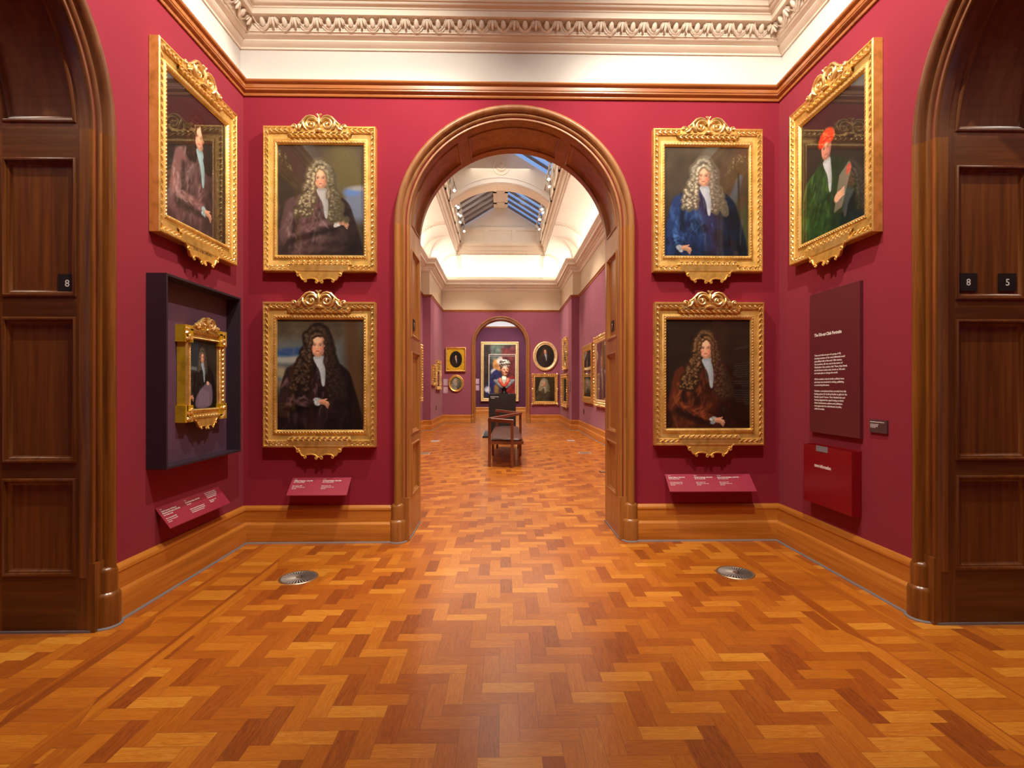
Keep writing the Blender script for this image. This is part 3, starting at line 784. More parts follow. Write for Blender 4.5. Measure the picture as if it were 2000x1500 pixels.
# ------------------------------------------------------------------ painted canvases (picture surface stored as colours on a fine grid)
def srgb(c): return np.array(c, float)/255.0
class Paint:
    def __init__(s, asp, nx, seed=0):
        s.ny = int(nx*asp)+1; s.nx = nx+1; s.asp = asp
        s.X, s.Y = np.meshgrid(np.linspace(0, 1, s.nx), np.linspace(0, asp, s.ny))
        s.c = np.zeros((s.ny, s.nx, 3)); s.r = np.random.RandomState(seed)
    def noise(s, f, oct=3):
        out = np.zeros_like(s.X)
        for k in range(oct):
            for _ in range(4):
                a = s.r.uniform(0, 2*PI); p = s.r.uniform(0, 2*PI); ff = f*(2**k)*s.r.uniform(.6, 1.4)
                out += np.sin((s.X*math.cos(a)+s.Y*math.sin(a))*ff*2*PI+p)*.25/(1.6**k)
        return out
    def put(s, m, col, a=1.0):
        m = np.clip(m*a, 0, 1)[..., None]; s.c = s.c*(1-m)+srgb(col)*m
    def shade(s, m, k):
        s.c = s.c*(1+(k-1)*np.clip(m, 0, 1)[..., None])
    def ell(s, cx, cy, rx, ry, rot=0, soft=.15):
        c, n = math.cos(rot), math.sin(rot); x = (s.X-cx)*c+(s.Y-cy)*n; y = -(s.X-cx)*n+(s.Y-cy)*c
        d = np.sqrt((x/rx)**2+(y/ry)**2); return np.clip((1-d)/soft+.5, 0, 1)
    def cap(s, x0, y0, x1, y1, r0, r1=None, soft=.4):
        r1 = r0 if r1 is None else r1
        vx, vy = x1-x0, y1-y0; t = np.clip(((s.X-x0)*vx+(s.Y-y0)*vy)/(vx*vx+vy*vy+1e-9), 0, 1)
        d = np.hypot(s.X-x0-t*vx, s.Y-y0-t*vy); r = r0+(r1-r0)*t
        return np.clip((r-d)/(soft*r)+.5, 0, 1)
    def poly(s, pts, soft=.01):
        ins = np.zeros_like(s.X, bool); dm = np.full_like(s.X, 9.0); n = len(pts)
        for i in range(n):
            x0, y0 = pts[i]; x1, y1 = pts[(i+1) % n]
            if y0 != y1:
                c = ((s.Y < y0) != (s.Y < y1)) & (s.X < (x1-x0)*(s.Y-y0)/(y1-y0)+x0); ins ^= c
            vx, vy = x1-x0, y1-y0; t = np.clip(((s.X-x0)*vx+(s.Y-y0)*vy)/(vx*vx+vy*vy+1e-9), 0, 1)
            dm = np.minimum(dm, np.hypot(s.X-x0-t*vx, s.Y-y0-t*vy))
        return np.clip(np.where(ins, dm, -dm)/soft+.5, 0, 1)
    def stroke(s, pts, r, col, a=.6, soft=.9):
        m = np.zeros_like(s.X)
        for (x0, y0), (x1, y1) in zip(pts, pts[1:]): m = np.maximum(m, s.cap(x0, y0, x1, y1, r, r, soft))
        s.put(m, col, a)

def smooth_pts(pts, n=6):
    out = []; N = len(pts)
    for i in range(N):
        p0, p1, p2, p3 = pts[i-1], pts[i], pts[(i+1) % N], pts[(i+2) % N]
        for k in range(n):
            t = k/n
            out.append(tuple(.5*(2*p1[q]+(p2[q]-p0[q])*t+(2*p0[q]-5*p1[q]+4*p2[q]-p3[q])*t*t+(3*p1[q]-p0[q]-3*p2[q]+p3[q])*t**3) for q in (0, 1)))
    return out

def sitter(nx=150, asp=1.286, seed=1, bg=(50, 42, 34), bg2=(30, 24, 20), sky=None, fx=.48, fy=.40, fs=1.0, turn=.2,
           wig=(150, 138, 118), wigd=(70, 60, 48), wlen=.42, wspread=.15, coat=(60, 44, 42), coath=(140, 110, 108), shirt=(190, 195, 200),
           arm=1, hand=None, cap=None, extra=None, skin=(214, 160, 130), turnbody=0):
    P = Paint(asp, nx, seed); R = P.r
    g = np.clip(P.Y/asp+P.noise(1.2)*.25, 0, 1)[..., None]
    P.c = srgb(bg)*(1-g)+srgb(bg2)*g
    P.shade(np.clip(.5+P.noise(4, 3)*.5, 0, 1), 1.18)
    if sky: sky(P)
    fw, fh = .078*fs, .118*fs
    cy0 = fy+fh
    # body
    tb = turnbody
    body = smooth_pts([(fx-.02, cy0-.02), (fx+.10*fs, cy0+.02), (fx+.27+tb, cy0+.10), (fx+.40+tb, cy0+.30), (fx+.46+tb, asp+.1),
                       (fx-.46+tb, asp+.1), (fx-.44+tb, cy0+.42), (fx-.34+tb, cy0+.14), (fx-.12*fs, cy0+.02)])
    bm = P.poly(body, .02); base = P.c.copy()
    P.put(bm, coat)
    P.shade(bm*np.clip((P.X-fx-.02)*3.2, 0, 1), .50)
    P.shade(bm*np.clip(.5+P.noise(3.0, 3)*.9, 0, 1), .62)
    def fold(x, y, a, L, r, al, curl=.5):
        pts = [(x, y)]
        for k in range(4): pts.append((pts[-1][0]+math.cos(a)*L/4, pts[-1][1]+math.sin(a)*L/4)); a += curl/4
        m = np.zeros_like(P.X)
        for k, ((x0, y0), (x1, y1)) in enumerate(zip(pts, pts[1:])): m = np.maximum(m, P.cap(x0, y0, x1, y1, r*(1.5-.3*k), r*(1.2-.3*k), 1.9))
        P.put(m*bm, coath, al); return pts
    for k in range(60):
        x = fx+R.uniform(-.42, .34)+tb; y = cy0+R.uniform(.06, .80)
        lf = 1 if x < fx+.02 else .35
        fold(x, y, R.uniform(1.1, 2.2), R.uniform(.08, .20), R.uniform(.008, .020), R.uniform(.05, .22)*lf, R.uniform(-.8, .8))
    for k in range(30):
        x = fx+R.uniform(-.40, .10)+tb; y = cy0+R.uniform(.10, .62)
        fold(x, y, R.uniform(1.2, 2.4), R.uniform(.05, .12), R.uniform(.006, .011), R.uniform(.12, .38), R.uniform(-.9, .9))
    fold(fx-.31+tb, cy0+.10, 2.1, .20, .014, .6, -.5); fold(fx-.22+tb, cy0+.08, 1.9, .16, .010, .4, -.3)
    # sleeve
    if arm:
        sx = fx-.33+tb; sy = cy0+.24; ex, ey = sx-.03, cy0+.56; hx, hy = hand if hand else (fx+.05, cy0+.60)
        sl = np.maximum(P.cap(sx+.03, sy-.04, ex, ey, .085, .090, .35), P.cap(ex, ey, hx-.08, hy, .090, .062, .35))
        P.put(sl, mulc(coat, 1.15)); bm = np.maximum(bm, sl)
        P.shade(P.cap(ex+.02, ey+.06, hx-.08, hy+.05, .045, .03, 1.4), .45); P.shade(P.cap(sx+.08, sy, ex+.08, ey-.06, .03, .03, 1.4), .5)
        for k in range(15):
            t = R.uniform(0, 1); x = sx-.04+R.uniform(-.03, .09); y = sy+(ey-sy)*t
            fold(x, y, R.uniform(1.2, 2.2), R.uniform(.05, .13), R.uniform(.006, .013), R.uniform(.10, .38), R.uniform(-.8, .8))
        for k in range(18):
            t = R.uniform(0, .9); x = ex+(hx-.10-ex)*t; y = ey+(hy-ey)*t+R.uniform(-.07, .02)
            fold(x, y, R.uniform(-.9, .9), R.uniform(.03, .09), R.uniform(.006, .012), R.uniform(.10, .42), R.uniform(-.9, .9))
        for k in range(7):
            a = R.uniform(-1, 1); P.put(P.ell(hx-.058+R.uniform(-.02, .02), hy+a*.035, .028, .020, R.uniform(-.6, .6), .6), mulc(shirt, R.uniform(.75, 1.1)))
        P.stroke([(hx-.08, hy-.035), (hx-.05, hy), (hx-.07, hy+.04)], .005, mulc(shirt, .6), .5, 1)
        P.put(P.ell(hx, hy, .045, .030, .25, .4), mulc(skin, .95))
        P.shade(P.ell(hx+.01, hy+.02, .045, .018, .25, .8), .78)
        for q in range(4):
            x1 = hx+.080-.008*abs(q-1); y1 = hy-.006+q*.021+.012
            P.put(P.cap(hx+.02, hy-.016+q*.011, x1, y1, .0095, .0062, .5), mulc(skin, .97-.06*q))
            P.stroke([(hx+.03, hy-.009+q*.012), (x1-.01, y1+.009)], .0024, mulc(skin, .42), .55, 1)
        P.put(P.cap(hx+.0, hy-.02, hx+.05, hy-.033, .010, .007, .5), mulc(skin, .92))
    # back of the wig: many small curls
    if wlen > 0:
        blobs = []
        for sd in (-1, 1):
            n = int(60+wlen*190)
            for k in range(n):
                t = R.uniform(0, 1)**.9; L = wlen if sd > 0 else wlen*.85
                y = fy-fh*1.05+t*(fh*1.7+L); w0 = fw*.80; w1 = fw*(1.55+.75*min(1, t*2.0))+wspread*.55*max(0, t-.35)-.10*max(0, t-.8)
                x = fx+sd*(w0+(w1-w0)*R.uniform(0, 1)+max(0, t-.5)*wspread*.25)
                blobs.append((x, y, R.uniform(.017, .034)*fs*(1-.2*t)))
        for k in range(70):
            a = PI+PI*R.uniform(0, 1); q = R.uniform(.85, 1.0)
            blobs.append((fx+math.cos(a)*fw*1.42*q, fy-.03+math.sin(a)*fh*1.5*q*(.93+.07*abs(math.cos(a*1.0))), R.uniform(.018, .032)*fs))
        blobs.sort(key=lambda q: q[1])
        for x, y, r in blobs: P.put(P.ell(x, y, r*1.5, r*1.7, 0, .7), wigd, .9)
        for x, y, r in blobs:
            lit = float(np.clip(1.0-(x-fx)*1.9, .42, 1.05))*R.uniform(.75, 1.1); a = R.uniform(-.9, .9)
            P.put(P.ell(x+r*.2, y+r*.3, r, r*1.1, a, .9), mulc(wigd, .75), .5)
            P.put(P.ell(x-r*.15, y-r*.2, r*.72, r*.50, a, 1.1), mulc(wig, lit), .7)
            P.put(P.ell(x-r*.25, y-r*.35, r*.36, r*.18, a, 1.2), mulc(wig, 1.25*lit), .55)
    # neck, cravat
    P.put(P.cap(fx+.01, fy+.05, fx+.015, cy0+.04, .050*fs, .052*fs, .25), mulc(skin, .62))
    cr = smooth_pts([(fx-.045*fs, cy0+.005), (fx+.055*fs, cy0+.0), (fx+.075, cy0+.08), (fx+.085, cy0+.20), (fx+.075, cy0+.34), (fx+.045, cy0+.33), (fx+.02, cy0+.18), (fx-.035, cy0+.07)])
    P.put(P.poly(cr, .008), shirt)
    for k in range(6):
        x = fx-.03+k*.018; P.stroke([(x, cy0+.02), (x+.018, cy0+.12), (x+.035, cy0+.26)], .0035, mulc(shirt, .62), .5, 1.2)
    P.shade(P.poly(cr, .01)*np.clip((P.X-fx-.02)*12, 0, 1), .8)
    # face
    P.put(P.ell(fx, fy, fw, fh, 0, .12), skin)
    P.put(P.ell(fx, fy+fh*.35, fw*.86, fh*.68, 0, .2), skin)
    P.shade(P.ell(fx, fy, fw, fh, 0, .3)*np.clip((P.X-fx)/fw*1.2-.10, 0, 1), .62); P.shade(P.ell(fx, fy+fh*.9, fw*1.1, fh*.3, 0, .8), .8)
    P.put(P.ell(fx-.012, fy-fh*.48, fw*.6, fh*.28, 0, .9), mulc(skin, 1.12), .7)
    e = fw*.40; tx = -turn*fw*.35
    for sd in (-1, 1):
        ex_ = fx+tx+sd*e; ey_ = fy-.004
        P.put(P.ell(ex_, ey_, fw*.26, fh*.10, 0, .7), mulc(skin, .62), .7)
        P.put(P.ell(ex_, ey_+.001, fw*.16, fh*.045, 0, .5), (215, 200, 188), .6)
        P.put(P.ell(ex_, ey_+.001, fw*.085, fh*.058, 0, .4), (35, 25, 22))
        P.stroke([(ex_-fw*.24, ey_-fh*.10), (ex_, ey_-fh*.155), (ex_+fw*.24, ey_-fh*.11)], .0036, mulc(skin, .5), .6, 1)
        P.put(P.ell(fx+tx+sd*fw*.50, fy+fh*.32, fw*.26, fh*.16, 0, .9), (205, 105, 90), .45)
    P.stroke([(fx+tx+fw*.10, fy-fh*.02), (fx+tx+fw*.13, fy+fh*.26)], .005, mulc(skin, .68), .6, 1.2)
    P.put(P.ell(fx+tx-fw*.0, fy+fh*.26, fw*.12, fh*.055, 0, .7), mulc(skin, 1.1), .8)
    P.stroke([(fx+tx-fw*.12, fy+fh*.33), (fx+tx+fw*.13, fy+fh*.33)], .003, mulc(skin, .5), .6, 1)
    P.put(P.ell(fx+tx, fy+fh*.53, fw*.26, fh*.055, 0, .5), (178, 82, 74), .85)
    P.stroke([(fx+tx-fw*.25, fy+fh*.525), (fx+tx+fw*.25, fy+fh*.525)], .0022, (95, 40, 38), .8, .8)
    P.put(P.ell(fx+tx, fy+fh*.72, fw*.2, fh*.07, 0, .9), mulc(skin, 1.06), .6)
    if wlen > 0:
        fr_ = []
        for k in range(26):
            a = PI*1.02+PI*.96*R.uniform(0, 1); q = R.uniform(1.0, 1.22); fr_.append((fx+math.cos(a)*fw*q*.97, fy-fh*.02+math.sin(a)*fh*q*.93, R.uniform(.014, .024)*fs))
        for sd in (-1, 1):
            for k in range(16):
                t = R.uniform(0, 1); fr_.append((fx+sd*fw*(1.0+.10*t+R.uniform(-.02, .22)), fy-.03+t*.26*fs, R.uniform(.014, .024)*fs))
        for x, y, r in fr_: P.put(P.ell(x, y, r*1.2, r*1.2, 0, .8), mulc(wigd, 1.05), .85)
        for x, y, r in fr_:
            a = R.uniform(-.9, .9); P.put(P.ell(x-r*.1, y-r*.2, r*.72, r*.5, a, 1.1), mulc(wig, float(np.clip(1.0-(x-fx)*2, .5, 1.1))), .75)
    if cap: cap(P, fx, fy, fw, fh)
    if extra: extra(P, fx, fy, fw, fh, cy0)
    P.shade(np.ones_like(P.X), 1.0)
    P.c *= (1+P.noise(30, 2)*.03)[..., None]
    return P
def mulc(c, k): return tuple(max(0, min(255, q*k)) for q in c)

canvas_mats = {}
def canvas_mat():
    if 'c' in canvas_mats: return canvas_mats['c']
    m, nt, b = newmat('oil_on_canvas')
    a = nt.nodes.new('ShaderNodeVertexColor'); a.layer_name = 'paint'
    nt.links.new(a.outputs[0], b.inputs['Base Color']); b.inputs['Roughness'].default_value = .5
    b.inputs['Specular IOR Level'].default_value = .25
    bump(nt, b, noise(nt, coords(nt), 500, 2), .1, .001)
    canvas_mats['c'] = m; return m
def canvas_mesh(P, w, h, oval=False, gain=1.0):
    """grid mesh, x in [-w/2,w/2], z in [0,h], facing -y"""
    nx, ny = P.nx, P.ny
    xs = (P.X-.5)*w; zs = h*(1-P.Y/P.asp)
    if oval:     # squeeze the grid into an ellipse
        u = (P.X-.5)*2; v = (P.Y/P.asp-.5)*2
        xs = u*np.sqrt(np.clip(1-v*v/2, 0, 1))*w/2; zs = h/2-v*np.sqrt(np.clip(1-u*u/2, 0, 1))*h/2
    co = np.stack([xs, np.zeros_like(xs), zs], -1).reshape(-1, 3)
    idx = np.arange(nx*ny).reshape(ny, nx)
    f = np.stack([idx[1:, :-1], idx[1:, 1:], idx[:-1, 1:], idx[:-1, :-1]], -1).reshape(-1, 4)
    me = bpy.data.meshes.new('canvas')
    me.vertices.add(len(co)); me.vertices.foreach_set('co', co.ravel())
    me.loops.add(f.size); me.loops.foreach_set('vertex_index', f.ravel())
    me.polygons.add(len(f)); me.polygons.foreach_set('loop_start', np.arange(0, f.size, 4))
    me.update(calc_edges=True); me.validate()
    c = np.clip(P.c*gain, 0, 1); l = np.where(c <= .04045, c/12.92, ((c+.055)/1.055)**2.4)
    at = me.color_attributes.new('paint', 'FLOAT_COLOR', 'POINT')
    at.data.foreach_set('color', np.concatenate([l.reshape(-1, 3), np.ones((nx*ny, 1))], 1).ravel().astype(np.float32))
    me.materials.append(canvas_mat())
    return me
def add_mesh(name, me, parent, loc=(0, 0, 0)):
    o = bpy.data.objects.new(name, me); COL.objects.link(o); o.parent = parent; o.location = loc; return o

# ------------------------------------------------------------------ the large matching gilt frames
FW, FH, FRX, FRZ = .915, 1.190, .107, .142
def rect_frame(mb, W, H, wx, wz, prof, mis, z0=0):
    """prof [(s 0..1, d)] from the outer edge to the sight edge; mis material per step"""
    loops = []
    for s_, d in prof:
        a, b = s_*wx, s_*wz
        loops.append([(-W/2+a, -d, z0+b), (W/2-a, -d, z0+b), (W/2-a, -d, z0+H-b), (-W/2+a, -d, z0+H-b)])
    for i in range(len(loops)-1): mb.loft(loops[i:i+2], True, False, mis[i])
fprof = [(0, .002), (0, .060), (.04, .066), (.10, .066), (.13, .058), (.30, .050), (.34, .054), (.38, .052), (.42, .042), (.66, .036), (.74, .040), (.80, .046), (.90, .046), (.94, .042), (.97, .036), (1.0, .028)]
fm = [2, 0, 0, 0, 0, 0, 0, 1, 1, 1, 0, 0, 0, 0, 0]
mb = MB(); rect_frame(mb, FW, FH, FRX, FRZ, fprof, fm)
frame_me = mb.mesh('frame', [M['gold'], M['sand'], M['gold_side']], True)
Rz = lambda a: Matrix.Rotation(a, 3, 'Y')
def leafrun(mb, p0, p1, out, d, step=.045, s=1.0, skip=None):
    L = math.hypot(p1[0]-p0[0], p1[1]-p0[1]); n = max(1, round(L/step)); ux, uz = (p1[0]-p0[0])/L, (p1[1]-p0[1])/L
    ang = math.atan2(ux, uz)
    for k in range(n):
        t = (k+.5)/n*L; x, z = p0[0]+ux*t, p0[1]+uz*t
        if skip and skip(x, z): continue
        for q, tilt in ((-.010, .55), (.010, -.55)):
            mb.ell((x+out[0]*q*s, -d, z+out[1]*q*s), (.0065*s, .008*s, .020*s), 6, 4, 0, Rz(ang+tilt))
        mb.ell((x+ux*.022*s, -d, z+uz*.022*s), (.006*s, .008*s, .006*s), 6, 4, 0)
mb = MB(); e = .022
sk = lambda x, z: abs(x) < .235
leafrun(mb, (-FW/2+e, .03), (-FW/2+e, FH-.03), (1, 0), .056); leafrun(mb, (FW/2-e, .03), (FW/2-e, FH-.03), (1, 0), .056)
leafrun(mb, (-FW/2+.04, FH-.029), (FW/2-.04, FH-.029), (0, 1), .056, skip=sk); leafrun(mb, (-FW/2+.04, .029), (FW/2-.04, .029), (0, 1), .056, skip=sk)
leafrun(mb, (-.245, FH-.070), (.245, FH-.070), (0, 1), .058); leafrun(mb, (-.245, .070), (.245, .070), (0, 1), .058)
orn_me = mb.mesh('leaf_moulding', M['gold_leaf'], True)
mb = MB(); ix, iz = FW/2-FRX*.85, FRZ*.85
for k, (a, b) in enumerate((((-ix, iz), (-ix, FH-iz)), ((ix, iz), (ix, FH-iz)), ((-ix, iz), (ix, iz)), ((-ix, FH-iz), (ix, FH-iz)))):
    L = math.hypot(b[0]-a[0], b[1]-a[1]); n = int(L/.024); ang = math.atan2(b[0]-a[0], b[1]-a[1])
    for q in range(n):
        t = (q+.5)/n; mb.ell((a[0]+(b[0]-a[0])*t, -.046, a[1]+(b[1]-a[1])*t), (.005, .005, .011), 6, 4, 0, Rz(ang+.5))
inner_me = mb.mesh('sight_moulding', M['gold_leaf'], True)
# central platforms that break the outer moulding, top and bottom
def tablet_mesh(top):
    mb = MB()
    za_, zo = (FH-.052, FH) if top else (.052, 0)
    pts = [(-.235, zo), (.235, zo), (.235, za_), (-.235, za_)]
    if top: pts = pts[::-1]
    mb.prism(pts, lambda u, v, h: (u, -h, v), .03, .064)
    R = []
    for q, d in ((0, .05), (.006, .062), (.014, .060), (.028, .052), (.036, .040)):
        z = (za_-q if top else za_+q); R.append([(-.262+q*.3, -d, z), (.262-q*.3, -d, z)])
    mb.loft(R, False)
    return mb.mesh('centre_tablet', M['gold'], True)
plat_me = [tablet_mesh(True), tablet_mesh(False)]
def spiral(cx, cz, r0, r1, a0, a1, n=22):
    return [(cx+(r0+(r1-r0)*k/n)*math.cos(math.radians(a0+(a1-a0)*k/n)), -.066, cz+(r0+(r1-r0)*k/n)*math.sin(math.radians(a0+(a1-a0)*k/n))) for k in range(n+1)]
def crest_mesh(k=1.0, name='crest'):
    mb = MB()
    for sg in (1, -1):
        def T(pts, r, flat=1.2, n=8): mb.tube([(sg*x*k, y, z*k) for x, y, z in pts], [q*k for q in r] if isinstance(r, list) else r*k, n, flat=flat)
        sp = spiral(.062, .060, .052, .010, 160, -330, 30)
        T(sp, [.013-.006*i/30 for i in range(31)])
        T([(.016, -.066, .100), (.040, -.068, .120), (.070, -.07, .126), (.100, -.07, .116), (.128, -.068, .088), (.150, -.066, .068), (.172, -.064, .062)], [.009, .011, .011, .012, .012, .009, .004])
        T([(.128, -.07, .085), (.128, -.072, .058), (.115, -.07, .030), (.098, -.066, .012)], [.008, .014, .013, .005])
        T(spiral(.205, .040, .024, .008, 215, -60, 16), [.008]*17)
        T([(.140, -.066, .060), (.150, -.07, .040), (.162, -.07, .020), (.185, -.066, .014)], [.007, .013, .012, .005])
        T([(.155, -.066, .064), (.168, -.07, .046), (.178, -.066, .028)], [.004, .010, .004])
        T([(.090, -.066, .050), (.086, -.07, .070), (.072, -.07, .082)], [.004, .009, .003])
        T([(.0, -.07, .118), (.012, -.074, .136), (.024, -.07, .140)], [.008, .009, .005])
        mb.ell((sg*.205*k, -.070, .040*k), (.010*k, .012*k, .010*k), 8, 5); mb.ell((sg*.062*k, -.072, .058*k), (.012*k, .013*k, .012*k), 8, 5)
        mb.ell((sg*.016*k, -.072, .012*k), (.018*k, .014*k, .012*k), 8, 5, 0, Rz(sg*.6))
    mb.tube([(0, -.068, .125*k), (0, -.076, .09*k), (0, -.074, .05*k), (0, -.066, .028*k)], [.007*k, .013*k, .012*k, .006*k], 8)
    mb.ell((0, -.072, .012*k), (.026*k, .016*k, .014*k), 10, 5)
    top = [(x*k, z*k) for x, z in [(-.215, 0), (.215, 0), (.215, .03), (.18, .05), (.14, .075), (.10, .105), (.06, .115), (0, .12), (-.06, .115), (-.10, .105), (-.14, .075), (-.18, .05), (-.215, .03)]]
    mb.prism(top, lambda u, v, h: (u, -h, v), .045, .058)
    return mb.mesh(name, M['gold_leaf'], True)
crest_me = crest_mesh()
def plate_mesh(k=1.0):
    mb = MB()
    half = [(.232, .046), (.232, .012), (.205, .012), (.190, .0), (.178, -.020), (.158, -.028), (.152, -.048), (.140, -.066), (.118, -.074), (.098, -.060), (.060, -.056), (.030, -.064), (.012, -.080), (0, -.082)]
    out = [(x*k, z*k) for x, z in half]; full_ = [(-x, z) for x, z in out[:-1]]+out[::-1]
    mb.prism(full_, lambda u, v, h: (u, -h, v), .045, .062)
    for sg in (1, -1):
        mb.tube([(sg*x*k, -.062, z*k) for x, z in half[2:]], .0065*k, 6)
        for cx, cz, r in ((.168, -.030, .014), (.110, -.080, .012), (.020, -.088, .012)):
            mb.tube([(sg*q[0]*k, -.066, q[2]*k) for q in spiral(cx, cz, r, .004, 90, -250, 10)], .006*k, 6)
        mb.ell((sg*.172*k, -.066, -.018*k), (.018*k, .008*k, .008*k), 6, 4, 0, Rz(sg*.5))
    return mb.mesh('name_tablet', M['gold_side'], True)
plate_me = plate_mesh()
mb = MB(); mb.quad((-FW/2+FRX-.002, 0, FRZ-.002), (FW/2-FRX+.002, 0, FRZ-.002), (FW/2-FRX+.002, 0, FH-FRZ+.002), (-FW/2+FRX-.002, 0, FH-FRZ+.002))
glass_me = mb.mesh('glazing', M['glass'])

def large_portrait(loc, rz, P, lines, label, gain=1.0):
    r = empty('framed_portrait', loc, rz); tag(r, label, 'portrait', 'large gilt framed portraits')
    add_mesh('frame', frame_me, r); f = r.children[0]
    add_mesh('leaf_moulding', orn_me, f); add_mesh('sight_moulding', inner_me, f); add_mesh('upper_tablet', plat_me[0], f); add_mesh('lower_tablet', plat_me[1], f)
    add_mesh('crest', crest_me, r, (0, 0, FH-.050)); p = add_mesh('name_tablet', plate_me, r)
    add_mesh('canvas', canvas_mesh(P, FW-2*FRX+.006, FH-2*FRZ+.006, gain=gain), r, (0, -.024, FRZ-.003))
    add_mesh('glazing', glass_me, r, (0, -.029, 0))
    for i, (t, w, x) in enumerate(lines):
        text(t, .030, M['dark_ink'], p, (x, -.0625, .008-.026*i), width=w, align='CENTER')
    return r

def sky_right(P):
    P.put(P.ell(.80, .52, .24, .60, -.15, .6), (92, 84, 48), .8); P.put(P.poly([(.78, .50), (1.1, .46), (1.1, .95), (.76, .92)], .06), (98, 108, 128))
    P.put(P.ell(.86, .55, .10, .04, 0, .8), (80, 115, 175), .8); P.put(P.ell(.93, .50, .10, .03, 0, .9), (150, 145, 140), .7)
    P.put(P.ell(.9, 1.05, .25, .16, 0, .8), (58, 56, 44)); P.put(P.poly([(0, 0), (.45, 0), (.15, .45), (0, .45)], .1), (56, 44, 34), .7)
def sky_left(P):
    P.put(P.poly([(-.1, .22), (.75, .26), (.8, .75), (-.1, .80)], .15), (86, 96, 100), .9); P.put(P.ell(.10, .46, .22, .05, 0, .8), (165, 168, 160), .7)
    P.put(P.ell(.15, .38, .20, .05, -.1, .8), (38, 70, 120), .9); P.put(P.ell(.06, .62, .14, .06, .3, .8), (165, 150, 115), .7)
    P.put(P.ell(.05, .75, .2, .04, 0, .9), (120, 100, 80), .7); P.put(P.cap(.85, 0, .92, 1.0, .07, .10, .9), (70, 48, 30), .8)
    P.put(P.poly([(-.1, 1.08), (.42, 1.08), (.42, 1.4), (-.1, 1.4)], .012), (78, 70, 56))
def sky_slit(P):
    P.put(P.cap(.82, .62, .90, .35, .05, .03, .9), (75, 105, 150), .85); P.put(P.cap(.75, .70, 1.0, .10, .10, .14, 1.2), (90, 62, 36), .45); P.put(P.ell(.92, .98, .16, .36, 0, .8), (60, 62, 38), .9)
    P.put(P.cap(.88, .3, .9, 1.1, .012, .018, .8), (50, 44, 30), .9)
def book(P, fx, fy, fw, fh, cy):
    P.put(P.poly([(.62, .78), (.76, .70), (.80, .76), (.66, 1.10), (.54, 1.12)], .01), (104, 98, 84)); P.put(P.poly([(.72, .74), (.78, .72), (.79, .80), (.72, .82)], .01), (170, 70, 50))
    P.put(P.ell(.60, .98, .06, .045, -.5, .3), (205, 160, 130))
    for q in range(4): P.put(P.cap(.60, .955+q*.018, .69, .92+q*.022, .011, .008, .5), (205, 158, 128)); P.stroke([(.61, .966+q*.018), (.68, .932+q*.022)], .0025, (100, 70, 55), .5, 1)
def redcap(P, fx, fy, fw, fh):
    for k in range(9):
        a = PI+PI*k/8; P.put(P.ell(fx+math.cos(a)*fw*.95, fy-fh*.62+math.sin(a)*fh*.55, .055, .05, 0, .5), (196, 52, 30)); P.stroke([(fx+math.cos(a)*fw*.95, fy-fh*.62+math.sin(a)*fh*.8), (fx+math.cos(a)*fw*.6, fy-fh*.62+math.sin(a)*fh*.3)], .006, (232, 110, 70), .6, 1)
    P.put(P.ell(fx, fy-fh*.85, fw*1.1, fh*.38, 0, .4), (205, 58, 34)); P.stroke([(fx-fw, fy-fh*.6), (fx, fy-fh*.78), (fx+fw, fy-fh*.6)], .009, (150, 30, 18), .7, 1)
YW = YF-.001
large_portrait((-1.494, YW, 2.226), 0, sitter(seed=3, bg=(62, 52, 42), bg2=(40, 33, 27), sky=sky_right, fx=.50, fy=.385, wig=(168, 158, 128), wigd=(84, 76, 56), wlen=.42, wspread=.30, coat=(78, 58, 58), coath=(158, 132, 134), shirt=(176, 178, 176), hand=(.74, .90), turnbody=-.03),
    [('WILLIAM CONGREVE,ESQ.', .30, .005)], 'gilt framed portrait, long grey-blond wig and brown-grey velvet coat, upper left of archway', 1.15)
large_portrait((-1.497, YW, .787), 0, sitter(seed=5, bg=(74, 66, 52), bg2=(40, 34, 28), sky=sky_left, fx=.47, fy=.30, fs=1.08, wig=(84, 66, 52), wigd=(30, 22, 18), wlen=.52, wspread=.32, coat=(34, 22, 24), coath=(150, 116, 118), shirt=(176, 188, 196), hand=(.52, .96)),
    [('S. RICHARD STEELE', .26, .0)], 'gilt framed portrait, dark wig and black velvet coat before cloudy sky, lower left of archway', 1.25)
large_portrait((1.712, YW, 2.237), 0, sitter(seed=8, bg=(66, 56, 42), bg2=(36, 29, 23), sky=sky_slit, fx=.47, fy=.34, wig=(178, 170, 150), wigd=(96, 88, 72), wlen=.36, wspread=.22, coat=(24, 44, 84), coath=(78, 122, 190), shirt=(182, 190, 200), hand=(.24, 1.19), arm=1),
    [('JOSEPH ADDISON,ESQ.', .27, .005)], 'gilt framed portrait, silver wig and bright blue velvet coat, upper right of archway', 1.15)
large_portrait((1.724, YW, .795), 0, sitter(seed=11, bg=(34, 25, 18), bg2=(24, 18, 14), fx=.48, fy=.34, wig=(122, 92, 60), wigd=(46, 32, 20), wlen=.50, wspread=.34, coat=(66, 32, 18), coath=(172, 96, 52), shirt=(160, 176, 188), hand=(.62, 1.19)),
    [('S. JOHN VANBRUGH', .25, .0)], 'gilt framed portrait, brown wig and russet brown velvet coat, lower right of archway', 1.3)
large_portrait((XL+.001, 3.60, 2.225), PI/2, sitter(seed=14, bg=(34, 26, 24), bg2=(26, 22, 20), fx=.53, fy=.36, wig=(60, 36, 30), wigd=(30, 18, 16), wlen=.20, wspread=.05, coat=(96, 66, 66), coath=(190, 160, 158), shirt=(150, 180, 185), hand=(.66, 1.06)),
    [('CHARLES LENOX,', .22, 0), ('DUKE of RICHMOND', .22, 0)], 'gilt framed portrait in mauve velvet coat, hung above the dark case on the left wall', 1.2)
